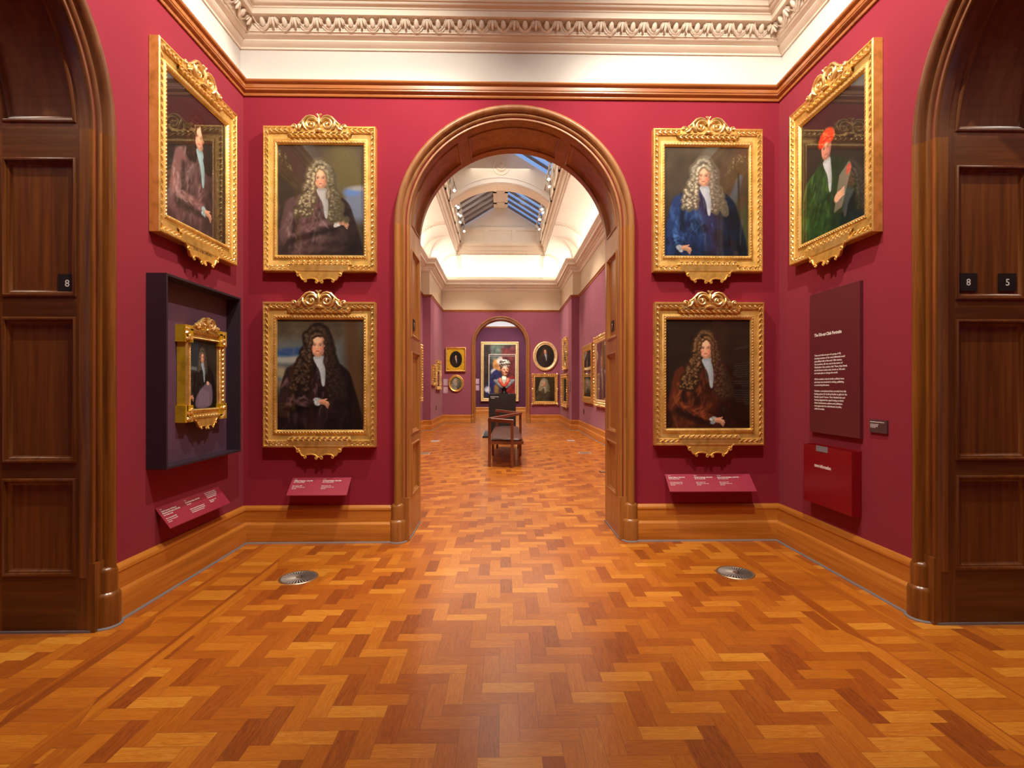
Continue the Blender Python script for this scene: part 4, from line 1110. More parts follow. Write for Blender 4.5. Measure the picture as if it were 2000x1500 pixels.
large_portrait((XR-.001, 3.556, 2.237), -PI/2, sitter(seed=17, bg=(36, 28, 26), bg2=(26, 22, 22), fx=.42, fy=.42, wlen=0, wig=(1, 1, 1), coat=(34, 66, 26), coath=(96, 140, 62), shirt=(196, 200, 204), cap=redcap, extra=book, arm=0, skin=(196, 134, 112)),
    [('M. JACOB TONSON SEN.', .27, 0)], 'gilt framed portrait in red cap and green robe with book, high on the right wall', 1.15)

# ------------------------------------------------------------------ dark case on the left wall with its small portrait
r = empty('display_case', (XL+.001, 3.56, .783), PI/2); tag(r, 'deep dark violet wall case open at the front, on the left wall', 'case')
W_, H_, T_ = .88, 1.185, .12
mb = MB(); mb.box(-W_/2+.014, W_/2-.014, -.016, 0, .014, H_-.014); mb.build('back_panel', M['case_in'], r)
mb = MB(); mb.box(-W_/2, W_/2, -T_, 0, 0, .014); mb.build('bottom_panel', M['case_out'], r)
mb = MB(); mb.box(-W_/2, W_/2, -T_, 0, H_-.014, H_); mb.build('top_panel', M['case_out'], r)
for sg in (-1, 1):
    x0, x1 = sorted((sg*W_/2, sg*(W_/2-.014))); mb = MB(); mb.box(x0, x1, -T_, 0, .014, H_-.014); mb.build('side_panel', M['case_out'], r)

r = empty('framed_portrait', (XL+.018, 3.615, 1.048), PI/2)
tag(r, 'small gilt portrait with carved corners, mounted inside the dark violet case', 'portrait')
sw, sh, sx = .500, .640, .082
mb = MB()
rect_frame(mb, sw-.03, sh-.03, sx-.015, sx-.012, [(0, .002), (0, .058), (.10, .066), (.25, .066), (.35, .052), (.6, .044), (.72, .052), (.85, .054), (1, .034)], [2, 0, 0, 0, 1, 0, 0, 0], .015)
fr = mb.build('frame', [M['gold'], M['sand'], M['gold_yellow']], r, smooth=True)
for qx in (-1, 1):
    for qz in (0, 1):
        m2 = MB(); x0, x1 = sorted((qx*sw/2, qx*(sw/2-.088))); z0, z1 = (0, .112) if qz == 0 else (sh-.112, sh)
        m2.box(x0, x1, -.066, 0, z0, z1, 1)
        rr = random.Random(int(5+qx+qz*3))
        for k in range(12): m2.ell((rr.uniform(x0+.012, x1-.012), -.066, rr.uniform(z0+.012, z1-.012)), (.014, .012, .009), 6, 4, 0, Rz(rr.uniform(0, 3)))
        m2.build('carved_corner', [M['gold_leaf'], M['gold_yellow']], fr, smooth=True)
mb = MB(); e = .030
for a_, b_, o_ in (((-sw/2+e, .12), (-sw/2+e, sh-.12), (1, 0)), ((sw/2-e, .12), (sw/2-e, sh-.12), (1, 0)), ((-sw/2+.1, e), (sw/2-.1, e), (0, 1)), ((-sw/2+.1, sh-e), (sw/2-.1, sh-e), (0, 1))):
    mb = MB(); leafrun(mb, a_, b_, o_, .058, .034, .7); mb.build('leaf_moulding', M['gold_leaf'], fr, smooth=True)
ix, iz = sw/2-sx+.010, sx-.006
mb = MB()
for a, b in (((-ix, iz), (-ix, sh-iz)), ((ix, iz), (ix, sh-iz)), ((-ix, iz), (ix, iz)), ((-ix, sh-iz), (ix, sh-iz))):
    L = math.hypot(b[0]-a[0], b[1]-a[1]); n = int(L/.010)
    for q in range(n): mb.ell((a[0]+(b[0]-a[0])*(q+.5)/n, -.054, a[1]+(b[1]-a[1])*(q+.5)/n), (.005, .005, .005), 6, 4)
mb.build('beaded_moulding', M['gold_leaf'], fr, smooth=True)
add_mesh('crest', crest_mesh(.66), r, (0, 0, sh-.018)); p = add_mesh('name_tablet', plate_mesh(.62), r)
def sm_extra(P, fx, fy, fw, fh, cy):
    P.put(P.poly([(0, 0), (.36, 0), (.34, .60), (0, .62)], .05), (46, 54, 62), .8); P.put(P.poly([(0, .50), (.3, .52), (.3, .58), (0, .56)], .02), (110, 120, 124), .8)
    P.put(P.poly(smooth_pts([(.30, 1.02), (.62, .80), (.80, .86), (.78, 1.20), (.30, 1.24)]), .03), (112, 98, 118), .9)
    for k in range(7): P.stroke([(.40+k*.05, .90+k*.01), (.36+k*.055, 1.2)], .008, (160, 150, 172), .5, 1.2)
    P.put(P.ell(.66, .80, .05, .035, .3, .3), (205, 165, 140))
P_ = sitter(nx=90, seed=21, bg=(40, 36, 32), bg2=(24, 22, 20), fx=.48, fy=.34, fs=.78, wig=(120, 108, 96), wigd=(60, 52, 46), wlen=.22, wspread=.06, coat=(30, 26, 28), coath=(80, 72, 74), shirt=(150, 176, 190), arm=1, hand=(.12, 1.05), extra=None)
sm_extra(P_, .48, .34, .06, .09, .4)
add_mesh('canvas', canvas_mesh(P_, sw-2*sx+.02, sh-2*sx+.02, gain=1.1), r, (0, -.036, sx-.01))

# ------------------------------------------------------------------ captions and information boards
def caption(loc, rz, w, cols, label, drop=.118, out=.13):
    """board leaning out from the wall; origin at the top left corner on the wall"""
    r = empty('caption_board', loc, rz); tag(r, label, 'caption', None)
    mb = MB(); ang = math.atan2(drop, out); t = .004
    pr_ = [(0, 0), (-out, -drop), (-out-.001, -drop-t*1.4), (0, -t*1.4)]
    mb.prism(pr_, lambda u, v, h: (h, u, v), 0, w); mb.build('board', M['caption'], r)
    mb = MB(); mb.prism([(0, -.008), (-out*.9, -drop*.9-.008), (-out*.7, -drop-.004), (0, -drop-.004)], lambda u, v, h: (h, u, v), .04, w-.04); mb.build('bracket', M['caption'], r)
    for x, lines in cols:
        for d, t_, sz, bo in lines:      # d = distance down the slope
            text(t_, sz, M['white_ink'], r, (x, -d*math.cos(ang)-.001, -d*math.sin(ang)+.0012), (ang, 0, 0), bold=bo)
    return r
def col3(name, yr, med='Oil on canvas, 1709', given='Given by the Art Fund, 1945', num='NPG 3199', pos='Above'):
    return [(.022, pos, .0085, .0002), (.040, name+', '+yr, .0125, .0006), (.054, 'By Sir Godfrey Kneller', .0098, .0003), (.090, med, .0098, .0003), (.104, given, .0088, .0002), (.118, num, .0088, .0002)]
caption((-1.733, YF-.001, .530), 0, .482, [(.022, col3('William Congreve', '1670-1729')), (.258, col3('Sir Richard Steele', '1672-1729', 'Oil on canvas, 1711', num='NPG 3227', pos='Below'))],
        'raspberry caption board with two columns, left of the archway')
caption((1.368, YF-.001, .548), 0, .717, [(.022, col3('Joseph Addison', '1672-1719', 'Oil on canvas, about 1710', num='NPG 3193')), (.240, col3('Sir John Vanbrugh', '1664-1726', num='NPG 3231', pos='Below')), (.435, col3('Jacob Tonson the Elder', '1655-1736', 'Oil on canvas, 1717', num='NPG 3230', pos='Far Right'))],
        'raspberry caption board with three columns, right of the archway')
body1 = ['Kneller painted himself for the founder of', 'the club, at the same size as the portraits', 'of its members shown in this room.']
body2 = ['Born in Germany, he trained in', 'Amsterdam and came to London', 'where he became the leading', 'portrait painter of his day.', '', 'Oil on canvas, 1717', 'NPG 3214']
caption((XL+.001, 3.200, .532), PI/2, .700, [
    (.020, [(.022, 'Above', .0085, .0002), (.040, 'Charles Lennox, 1st Duke of', .0125, .0006), (.054, 'Richmond and Lennox, 1672-1723', .0125, .0006), (.068, 'By Sir Godfrey Kneller', .0098, .0003), (.092, 'Oil on canvas, about 1703', .0098, .0003), (.105, 'Given by the Art Fund, 1945', .0088, .0002), (.118, 'NPG 3221', .0088, .0002)]),
    (.265, [(.022, 'Below', .0085, .0002), (.040, 'Sir Godfrey Kneller, 1646-1723', .0125, .0006), (.054, 'Self-portrait', .0098, .0003)]+[(.092+.0125*i, t, .0095, .0003) for i, t in enumerate(body1)]),
    (.500, [(.022+.0125*i, t, .0105, .0003) for i, t in enumerate(body2) if t])],
    'raspberry caption board with three columns, on the left wall below the dark case', .122, .09)

r = empty('information_board', (XR-.001, 3.541, .946), -PI/2); tag(r, 'tall maroon text board with white lettering, on the right wall', 'information board')
mb = MB(); mb.box(-.270, .270, -.022, 0, 0, 1.024); mb.build('board', M['infop'], r)
bd = r
text('The Kit-cat Club Portraits', .030, M['white_ink'], bd, (-.212, -.0228, .705), bold=.0012, width=.305, name='title')
info = ['These portraits are part of a group of 42,', 'showing members of the most influential social', 'and political club of the early 18th century.', 'The members, all men, met in the tavern of',
        'Christopher Cat, a pastry chef. There, they drank,', "ate his famous mutton pies, known as 'Kit-cats',", 'and made plans to change the world.', '', 'All the members shared similar political views',
        'and many were involved in writing, publishing', 'or promoting literature.', '', 'Members commissioned their portraits from the', 'leading painter Sir Godfrey Kneller as gifts for the',
        'founder, Jacob Tonson. Their identical size and', 'framing suggested the equal footing on which', 'dukes, businessmen, authors and politicians', 'met; apparently the embodiment of polite,', 'cultured society.']
text('\n'.join(info), .0178, M['white_ink'], bd, (-.212, -.0228, .560), bold=.0004, space=1.22, name='body_text')

r = empty('wall_label', (XR-.001, 3.128, .996), -PI/2); tag(r, 'small dark label with a few white lines, right of the maroon text board', 'label')
mb = MB(); mb.box(-.073, .073, -.010, 0, 0, .080); mb.build('plate', plain('dark_plum_label', (.085, .040, .050), .4), r)
text('More about the portraits in this room', .0085, M['white_ink'], r, (-.066, -.0105, .064), bold=.0003, width=.118)
text('For larger print and audio\ndescriptions, please ask\nat the information desk\nor scan the code', .0068, M['white_ink'], r, (-.066, -.0105, .050), bold=.0001)

r = empty('leaflet_holder', (XR-.001, 3.550, .436), -PI/2); tag(r, 'scarlet leaflet holder below the maroon text board', 'leaflet holder')
hw, ht, hd = .265, .425, .066
mb = MB(); mb.box(-hw, hw, -hd, -hd+.004, 0, ht-.004); mb.build('front_panel', M['pocket'], r)
mb = MB(); mb.box(-hw, hw, -.006, 0, 0, ht+.002); mb.build('back_panel', M['pocket'], r)
mb = MB(); mb.box(-hw, hw, -hd+.004, -.006, 0, .004); mb.build('bottom_panel', M['pocket'], r)
for sg in (-1, 1):
    x0, x1 = sorted((sg*hw, sg*(hw-.004))); mb = MB(); mb.box(x0, x1, -hd+.004, -.006, .004, ht-.004); mb.build('side_panel', M['pocket'], r)
mb = MB(); mb.box(-.110, .020, -hd-.002, -hd+.001, ht-.042, ht-.002); mb.build('grey_tab', M['greytab'], r)
text('more information', .033, M['white_ink'], r, (-.130, -hd-.001, .268), bold=.0012, width=.185)
mb = MB(); mb.box(-.235, .235, -.045, -.030, .006, ht-.012)
o = mb.build('leaflet', plain('white_leaflet_paper', (.30, .03, .04), .6), None, loc=(XR-.001, 3.550, .436), rz=-PI/2)
tag(o, 'leaflets standing inside the scarlet leaflet holder', 'leaflets')

# ------------------------------------------------------------------ room number plates on the door linings
def plate(loc, rz, digit, label):
    r = empty('number_plate', loc, rz); tag(r, label, 'number plate', 'black room number plates')
    mb = MB(); mb.box(-.048, .048, -.006, 0, 0, .096); mb.build('plate', M['plate'], r)
    text(digit, .052, M['white_ink'], r, (0, -.0065, .030), bold=.0004, align='CENTER', name='numeral')
plate((-2.272, 2.727, 1.775), 0, '8', 'black number plate on the left doorway lining')
plate((2.523, 2.727, 1.800), 0, '8', 'nearer of two black plates on the right doorway lining')
plate((2.739, 2.727, 1.800), 0, '5', 'black plate at the picture\'s right edge on the right doorway lining')
plate((AC-.88-.016, 4.430, 1.785), PI/2, '6', 'nearer black plate on the left side of the central archway')
plate((AC-.88-.016, 4.585, 1.785), PI/2, '7', 'farther black plate on the left side of the central archway')
plate((AC+.88+.016, 4.445, 1.785), -PI/2, '6', 'nearer black plate on the right side of the central archway')
plate((AC+.88+.016, 4.625, 1.785), -PI/2, '7', 'farther black plate on the right side of the central archway')

# ------------------------------------------------------------------ floor grilles and plates
def grille(x, y, label):
    r = empty('floor_grille', (x, y, 0)); tag(r, label, 'grille', 'round floor grilles')
    mb = MB(); mb.lathe([(.112, .0005), (.112, .001)], n=40); mb.build('duct_shade', M['void'], r)  # near-black disc paints the shade below the slats
    mb = MB(); n = 48; prof = [(.108, .001), (.110, .004), (.122, .005), (.126, .001)]
    mb.loft([[(q*math.cos(2*PI*k/n), q*math.sin(2*PI*k/n), z) for q, z in prof] for k in range(n)], False, True); mb.build('rim', M['brass'], r, smooth=True)
    mb = MB(); mb.lathe([(.018, .001), (.018, .0055), (.012, .0065)], n=16); mb.build('hub', M['brass'], r)
    mb = MB()
    for k in range(34):
        a = 2*PI*k/34; c, s_ = math.cos(a), math.sin(a); tw = .45
        pts = []
        for rr_, w_ in ((.017, .0011), (.110, .0050)):
            for sd, z in ((-1, .0054), (1, .0040)): pts.append((rr_*c-sd*w_*s_, rr_*s_+sd*w_*c, z))
        mb.add(pts, [(0, 1, 3, 2)])
    mb.build('slats', M['metal'], r)
grille(-1.366, 3.466, 'round brass floor grille left of the archway'); grille(1.607, 3.498, 'round brass floor grille right of the archway')
for i, (x, y, w_, d_, lb) in enumerate([(-1.579, 12.16, .20, .30, 'bright metal floor plate left of the bench in the gallery'), (-1.50, 9.9, .22, .25, 'dull metal floor plate at the left, nearest the archway'),
        (1.648, 12.2, .18, .28, 'small metal floor plate right of the plinth, farthest from the archway'), (1.609, 9.92, .24, .22, 'metal floor plate on the right in the middle of the gallery'), (1.56, 7.70, .18, .12, 'dark metal floor plate on the right nearest the archway')]):
    r = empty('floor_plate', (x, y, 0)); tag(r, lb, 'floor plate', 'metal floor plates in the gallery')
    mb = MB(); mb.box(-w_/2, w_/2, -d_/2, d_/2, .0005, .004); mb.build('plate', M['metal'] if i != 4 else M['void'], r)
    mb = MB(); mb.box(-w_*.4, w_*.4, -d_*.36, d_*.36, .004, .0055); mb.build('lid', M['metal'] if i in (0, 2) else M['brass'], r)

# ------------------------------------------------------------------ bench
r = empty('bench', (.07, 8.2, 0)); tag(r, 'walnut bench with brown leather seat and curved arm rails, seen end-on in the gallery', 'bench')
BW = M['bench']
def bar(p, q, w, h, nm='rail', par=r):
    P0, Q0 = Vector(p), Vector(q); d = (Q0-P0).normalized(); s_ = Vector((0, 0, 1)).cross(d)
    if s_.length < .01: s_ = Vector((1, 0, 0))
    s_.normalize(); u_ = d.cross(s_).normalized(); mb = MB()
    b = .006; oc = [(-w/2+b, -h/2), (w/2-b, -h/2), (w/2, -h/2+b), (w/2, h/2-b), (w/2-b, h/2), (-w/2+b, h/2), (-w/2, h/2-b), (-w/2, -h/2+b)]
    mb.loft([[tuple(c+s_*x+u_*y) for x, y in oc] for c in (P0, Q0)], True, False, 0, True)
    return mb.build(nm, BW, par)
bar((-.27, .02, 0), (-.27, .02, .74), .045, .06, 'leg'); bar((.09, -.07, 0), (.09, -.07, .74), .045, .055, 'leg')
bar((.27, 1.30, 0), (.27, 1.30, .78), .045, .06, 'leg'); bar((-.24, 1.35, 0), (-.24, 1.35, .40), .045, .06, 'leg')
bar((-.17, 2.50, 0), (-.17, 2.50, .76), .045, .06, 'leg'); bar((.27, 2.45, 0), (.27, 2.45, .40), .045, .06, 'leg')
bar((-.29, .03, .755), (.11, -.085, .735), .05, .06, 'arm_rail'); bar((-.27, .0, .765), (.28, 1.31, .79), .05, .05, 'arm_rail'); bar((.28, 1.31, .79), (-.19, 2.5, .79), .05, .05, 'arm_rail')
mb = MB(); pts = [(-.26, -.02), (.22, -.06), (.275, .0), (.29, 1.3), (.29, 2.5), (.20, 2.62), (-.14, 2.62), (-.24, 2.5), (-.27, 1.3)]
mb.prism(pts, lambda u, v, h: (u, v, h), .365, .415); mb.build('seat_frame', BW, r)
mb = MB(); R = []
for q, z in ((.0, .415), (-.012, .425), (-.016, .440), (-.004, .455), (.03, .462), (.12, .465)):
    cx, cy = .01, 1.28; R.append([(cx+(u-cx)*(1-(q+.035)/.28), cy+(v-cy)*(1-(q+.035)/1.3), z) for u, v in pts])
mb.loft(R, True, False, 0, True); mb.build('seat_cushion', M['leather'], r, smooth=True)

# ------------------------------------------------------------------ plinth, case and polychrome bust
r = empty('plinth', (.005, 13.65, 0)); tag(r, 'tall black plinth standing on a low black base behind the bench', 'plinth')
mb = MB(); mb.box(-.495, .495, -.79, .79, 0, .05); mb.build('base', M['black'], r)
mb = MB(); mb.box(-.350, .355, -.35, .35, .05, 1.105); mb.build('body', M['black'], r)
mb = MB(); mb.box(-.497, -.485, -.792, .79, .046, .052); mb.build('edge_strip', M['metal'], r)
text('Polychrome bust', .030, M['white_ink'], r, (-.30, -.3515, 1.02), bold=.0004); text('Terracotta', .024, M['white_ink'], r, (-.30, -.3515, .985), bold=.0002)
r = empty('glass_case', (.005, 13.65, 1.106)); tag(r, 'clear acrylic case enclosing the painted bust on the black plinth', 'display case')
CH = 1.02; q = .345
for nm, bx in (('front_pane', (-q, q, -q, -q+.006, 0, CH)), ('back_pane', (-q, q, q-.006, q, 0, CH)), ('side_pane', (-q, -q+.006, -q+.006, q-.006, 0, CH)), ('side_pane', (q-.006, q, -q+.006, q-.006, 0, CH)), ('top_pane', (-q, q, -q, q, CH, CH+.006))):
    mb = MB(); mb.box(*bx); mb.build(nm, M['case_glass'], r)
eg = plain('polished_acrylic_edge', (.75, .72, .66), .2)
for a, b in (((-q, -q), (-q, -q)), ((q, -q), (q, -q))):
    mb = MB(); mb.box(a[0]-.006, a[0]+.006, a[1]-.006, a[1]+.006, 0, CH); mb.build('edge', eg, r)
for y in (-q, q): mb = MB(); mb.box(-q, q, y-.006, y+.006, CH-.006, CH+.008); mb.build('edge', eg, r)

r = empty('bust', (.055, 13.62, 1.106)); r.scale = (1.12, 1.12, 1.08); tag(r, 'painted bust in patterned turban, red jacket and dark cloak inside the clear case', 'bust')
mb = MB(); mb.lathe([(.10, 0), (.10, .02), (.07, .03), (.055, .06), (.06, .10), (.09, .14)], n=20); mb.build('socle', M['black'], r, smooth=True)
cloak = plain('grey_black_cloak', (.15, .16, .19), .4, var=.6, sc_=16); redj = plain('orange_red_jacket', (.50, .07, .035), .5, var=.3, sc_=18)
skinm = plain('painted_skin', (.78, .42, .28), .4, var=.1); shirtm = plain('pale_green_shirt', (.55, .66, .52), .6)
mt, nt, bb = newmat('patterned_turban'); nt.links.new(ramp(nt, noise(nt, coords(nt), 34, 3), [(.40, (.04, .05, .06)), (.52, (.55, .52, .48)), (.60, (.80, .78, .74))]), bb.inputs['Base Color'])
def ringell(mb, zs, rx, ry, cx=None, cy=None, n=20):
    R = []
    for i, z in enumerate(zs):
        x0 = cx[i] if cx else 0; y0 = cy[i] if cy else 0
        R.append([(x0+rx[i]*math.cos(2*PI*k/n), y0+ry[i]*math.sin(2*PI*k/n), z) for k in range(n)])
    mb.loft(R, True, False, 0, True)
mb = MB(); ringell(mb, [.13, .17, .22, .28, .32, .36, .385], [.08, .13, .19, .235, .235, .17, .08], [.06, .09, .11, .12, .115, .09, .06], cy=[0, 0, 0, .01, .01, .01, .01])
torso = mb.build('cloak', cloak, r, smooth=True)
for sg in (-1, 1):
    mb = MB(); mb.tube([(sg*.235, -.05, .34), (sg*.19, -.10, .29), (sg*.12, -.135, .21), (sg*.04, -.14, .14)], [.03, .045, .04, .02], 8, flat=.6); mb.build('cloak_fold', cloak, torso, smooth=True)
    mb = MB(); mb.tube([(sg*.09, -.07, .385), (sg*.10, -.115, .32), (sg*.06, -.135, .24), (0, -.14, .18)], [.03, .045, .05, .03], 8, flat=.5); mb.build('lapel', redj, r, smooth=True)
mb = MB(); mb.tube([(0, -.05, .41), (0, -.115, .34), (0, -.13, .24)], [.06, .055, .02], 8, flat=.5); mb.build('shirt', shirtm, r, smooth=True)
mb = MB()
mb.tube([(0, .01, .36), (.005, 0, .43), (.012, -.005, .47)], [.062, .055, .055], 14)
HR_ = []
for z, rx, ry, oy in ((.44, .03, .035, -.045), (.455, .055, .065, -.02), (.49, .072, .088, -.008), (.53, .080, .098, 0), (.575, .084, .104, .004), (.62, .084, .104, .006), (.66, .074, .092, .008), (.69, .045, .06, .01)):
    HR_.append([(.012+rx*math.cos(2*PI*k/20)+.006, oy+ry*math.sin(2*PI*k/20), z) for k in range(20)])
mb.loft(HR_, True, False, 0, True)
tx = .03
mb.tube([(.018+tx*.6, -.100, .60), (.022+tx, -.120, .565), (.022+tx, -.124, .548)], [.010, .014, .016], 8)
mb.ell((.018+tx, -.112, .540), (.022, .014, .010), 8, 5)
for sg in (-1, 1):
    mb.ell((.015+tx*.8+sg*.034, -.090, .600), (.026, .014, .010), 8, 5); mb.ell((.015+tx*.4+sg*.045, -.083, .545), (.024, .020, .022), 8, 5)
    mb.ell((.012+sg*.088, .01, .575), (.010, .018, .030), 8, 5)
mb.ell((.015+tx*.8, -.088, .474), (.026, .022, .018), 8, 5)
head = mb.build('head', skinm, r, smooth=True)
mb = MB(); mb.ell((.018+tx*.9, -.102, .513), (.027, .010, .0075), 10, 5); mb.build('lips', plain('painted_lips', (.45, .08, .06), .4), head, smooth=True)
for sg in (-1, 1):
    mb = MB(); mb.ell((.015+tx*.85+sg*.034, -.097, .583), (.014, .009, .007), 8, 5); mb.build('eye', M['dark_ink'], head, smooth=True)
mb = MB(); tm = []
for a0, zc, R0, r0 in ((0, .665, .092, .034), (1, .705, .098, .042), (2, .755, .078, .046)):
    n = 28; mb.loft([[(.014+(R0+r0*math.cos(b))*math.cos(t), .045+(R0*1.05+r0*math.cos(b))*math.sin(t), zc+.022+r0*math.sin(b)+.018*math.sin(t+a0*1.7)) for b in [2*PI*q_/8 for q_ in range(8)]] for t in [2*PI*k/n for k in range(n)]], True, True)
mb.ell((.014, .012, .745), (.075, .08, .05), 14, 7); mb.ell((.075, -.03, .745), (.035, .035, .03), 10, 6)
mb.build('turban', mt, r, smooth=True)

# ------------------------------------------------------------------ pictures in the gallery
GP = {'plain': ([(0, .002), (0, .05), (.15, .058), (.35, .05), (.6, .04), (.8, .046), (1, .03)], [2, 0, 0, 1, 0, 0])}
def gallery_picture(cx, cz, w, h, rail, loc, rz, P, label, kind='rect', t=.06, ornate=False, mat='gold'):
    r = empty('framed_portrait', loc, rz); tag(r, label, 'portrait', 'smaller portraits in the gallery')
    if kind == 'rect':
        mb = MB(); sc_t = t/.058
        rect_frame(mb, w, h, rail, rail, [(a, d*sc_t) for a, d in GP['plain'][0]], GP['plain'][1]); fr = mb.build('frame', [M[mat], M['sand'], M['gold_side']], r, smooth=True)
        if ornate:
            mb = MB(); rr = random.Random(int(w*100+h*10)); per = [((-w/2, 0), (w/2, 0)), ((-w/2, h), (w/2, h)), ((-w/2, 0), (-w/2, h)), ((w/2, 0), (w/2, h))]
            for a, b in per:
                L = math.hypot(b[0]-a[0], b[1]-a[1]); n = max(3, int(L/.075))
                for k in range(n+1):
                    u = k/n; big = 1.6 if k in (0, n) or abs(k-n/2) < .6 else 1
                    x, z = a[0]+(b[0]-a[0])*u, a[1]+(b[1]-a[1])*u
                    mb.ell((x*.985, -t, z+(h*.008 if z < h/2 else -h*.008)), (.030*big, .02, .022*big), 6, 4, 0, Rz(rr.uniform(0, 3)))
                    mb.ell((x*(1-.6*rail/w), -t*.9, z+(rail*.5 if z < h/2 else -rail*.5)), (.018, .014, .012), 6, 4, 0, Rz(rr.uniform(0, 3)))
            mb.build('carving', M['gold_leaf'], fr, smooth=True)
        add_mesh('canvas', canvas_mesh(P, w-2*rail+.01, h-2*rail+.01), r, (0, -.028*sc_t, rail-.005))
        mb = MB(); mb.quad((-w/2+rail, -.032*sc_t, rail), (w/2-rail, -.032*sc_t, rail), (w/2-rail, -.032*sc_t, h-rail), (-w/2+rail, -.032*sc_t, h-rail)); mb.build('glazing', M['glass'], r)
    elif kind == 'oval':
        mb = MB(); n = 48; prof = [(0, .002), (0, .035), (.15, .055), (.35, .060), (.6, .05), (.75, .036), (.88, .040), (1, .02)]
        mb.loft([[((w/2-s_*rail)*math.cos(a), -d, h/2+(h/2-s_*rail)*math.sin(a)) for a in [2*PI*k/n for k in range(n)]] for s_, d in prof], True, False)
        mb.build('frame', M[mat], r, smooth=True)
        add_mesh('canvas', canvas_mesh(P, w-2*rail+.01, h-2*rail+.01, oval=True), r, (0, -.018, rail-.005))
    else:        # square frame with an oval opening
        mb = MB(); rect_frame(mb, w, h, rail*.6, rail*.6, [(0, .002), (0, .09), (.3, .095), (.6, .08), (1, .04)], [1, 0, 0, 0]); fr = mb.build('frame', [M['gold'], M['gold_side']], r, smooth=True)
        mb = MB(); n = 48; a0, b0 = w/2-rail*.6, h/2-rail*.6; R1 = []; R2 = []; R3 = []
        for k in range(n):
            a = 2*PI*(k+.5)/n; c, s_ = math.cos(a), math.sin(a); m_ = max(abs(c)/a0, abs(s_)/b0)
            R1.append((c/m_, -.042, h/2+s_/m_)); R2.append(((w/2-rail*1.28)*c, -.042, h/2+(h/2-rail*1.28)*s_)); R3.append(((w/2-rail*1.36)*c, -.025, h/2+(h/2-rail*1.36)*s_))
        mb.loft([R1, R2, R3], True, False); mb.build('oval_slip', M['gold_yellow'], fr)
        add_mesh('canvas', canvas_mesh(P, w-2*rail*1.3, h-2*rail*1.3, oval=True), r, (0, -.024, rail*1.3))
    return r
def sm(**k):
    k.setdefault('nx', 56); k.setdefault('arm', 0); return sitter(**k)
YWE = YE-.001
gallery_picture(0, 0, .705, .85, .10, (-1.635, YWE, 1.832), 0, sm(seed=31, asp=1.25, bg=(22, 18, 16), bg2=(16, 13, 12), fx=.50, fy=.42, fs=1.15, wig=(40, 26, 20), wigd=(20, 14, 12), wlen=.12, coat=(44, 24, 20), coath=(80, 46, 34), shirt=(200, 196, 186)),
                'square gilt frame with oval portrait in dark dress, upper left on the end wall', 'slip')
gallery_picture(0, 0, .560, .616, .085, (-1.626, YWE, 1.106), 0, sm(seed=32, asp=1.25, bg=(92, 92, 60), bg2=(70, 72, 48), fx=.46, fy=.40, fs=1.3, wig=(190, 184, 170), wigd=(130, 124, 110), wlen=.10, coat=(156, 150, 130), coath=(186, 182, 166), shirt=(200, 200, 190)),
                'small oval gilt portrait in pale dress, below the square gilt frame', 'oval')
gallery_picture(0, 0, .892, 1.053, .125, (1.540, YWE, 1.851), 0, sm(seed=33, asp=1.25, bg=(34, 30, 20), bg2=(26, 22, 16), fx=.50, fy=.38, fs=1.15, wig=(90, 62, 42), wigd=(46, 32, 22), wlen=.24, coat=(50, 38, 36), coath=(110, 92, 92), shirt=(176, 188, 196)),
                'large oval gilt portrait on the end wall, right of the far arch', 'oval', mat='gold_pale')
gallery_picture(0, 0, .900, 1.072, .105, (1.525, YWE, .669), 0, sm(seed=34, asp=1.25, bg=(48, 44, 22), bg2=(34, 28, 18), fx=.46, fy=.34, fs=1.2, wig=(196, 190, 158), wigd=(130, 124, 96), wlen=.30, coat=(84, 76, 48), coath=(120, 112, 78), shirt=(190, 184, 160)),
                'rectangular carved gilt portrait in olive coat, below the large oval', ornate=True)
gallery_picture(0, 0, .95, 1.00, .11, (PR-.001, 16.52, 1.85), -PI/2, sm(seed=35, asp=1.1, bg=(60, 66, 58), bg2=(40, 40, 34), coat=(110, 110, 96), coath=(170, 176, 166), wlen=.2), 'gilt framed portrait high on the right side wall of the end bay', ornate=True)
gallery_picture(0, 0, 1.50, 1.04, .13, (PR-.001, 16.63, .64), -PI/2, sm(seed=36, asp=.75, fx=.5, fy=.3, fs=.6, bg=(40, 50, 46), bg2=(28, 32, 28), coat=(50, 60, 60), coath=(90, 110, 110), wlen=.1), 'wide gilt framed picture low on the right side wall of the end bay', ornate=True)
gallery_picture(0, 0, 1.45, 1.54, .17, (HR-.001, 13.52, .86), -PI/2, sm(seed=37, asp=1.06, fx=.45, fy=.30, bg=(50, 40, 34), bg2=(34, 26, 22), coat=(70, 50, 44), coath=(140, 110, 96)), 'glazed gilt framed portrait on the right gallery wall, farther of the two', t=.07)
gallery_picture(0, 0, 1.70, 1.62, .15, (HR-.001, 11.55, .84), -PI/2, sm(seed=38, asp=.95, fx=.45, fy=.32, fs=.9, bg=(60, 36, 34), bg2=(40, 24, 26), coat=(50, 52, 78), coath=(150, 156, 180)), 'carved gilt framed portrait on the right gallery wall, nearer of the two', ornate=True, t=.07, mat='gold_pale')
gallery_picture(0, 0, .75, .60, .10, (PL+.001, 15.70, 1.34), PI/2, sm(seed=39, asp=.78, fx=.5, fy=.3, fs=.6, wlen=.1, coat=(60, 50, 40)), 'smaller gilt frame on the left side wall of the end bay, nearer the pier', ornate=True)
gallery_picture(0, 0, 1.05, .92, .10, (PL+.001, 16.78, 1.21), PI/2, sm(seed=40, asp=.86, fx=.5, fy=.32, fs=.7, wlen=.1, coat=(70, 72, 60)), 'larger dull gilt frame on the left side wall of the end bay, beside the corner', ornate=True, mat='gold_pale')
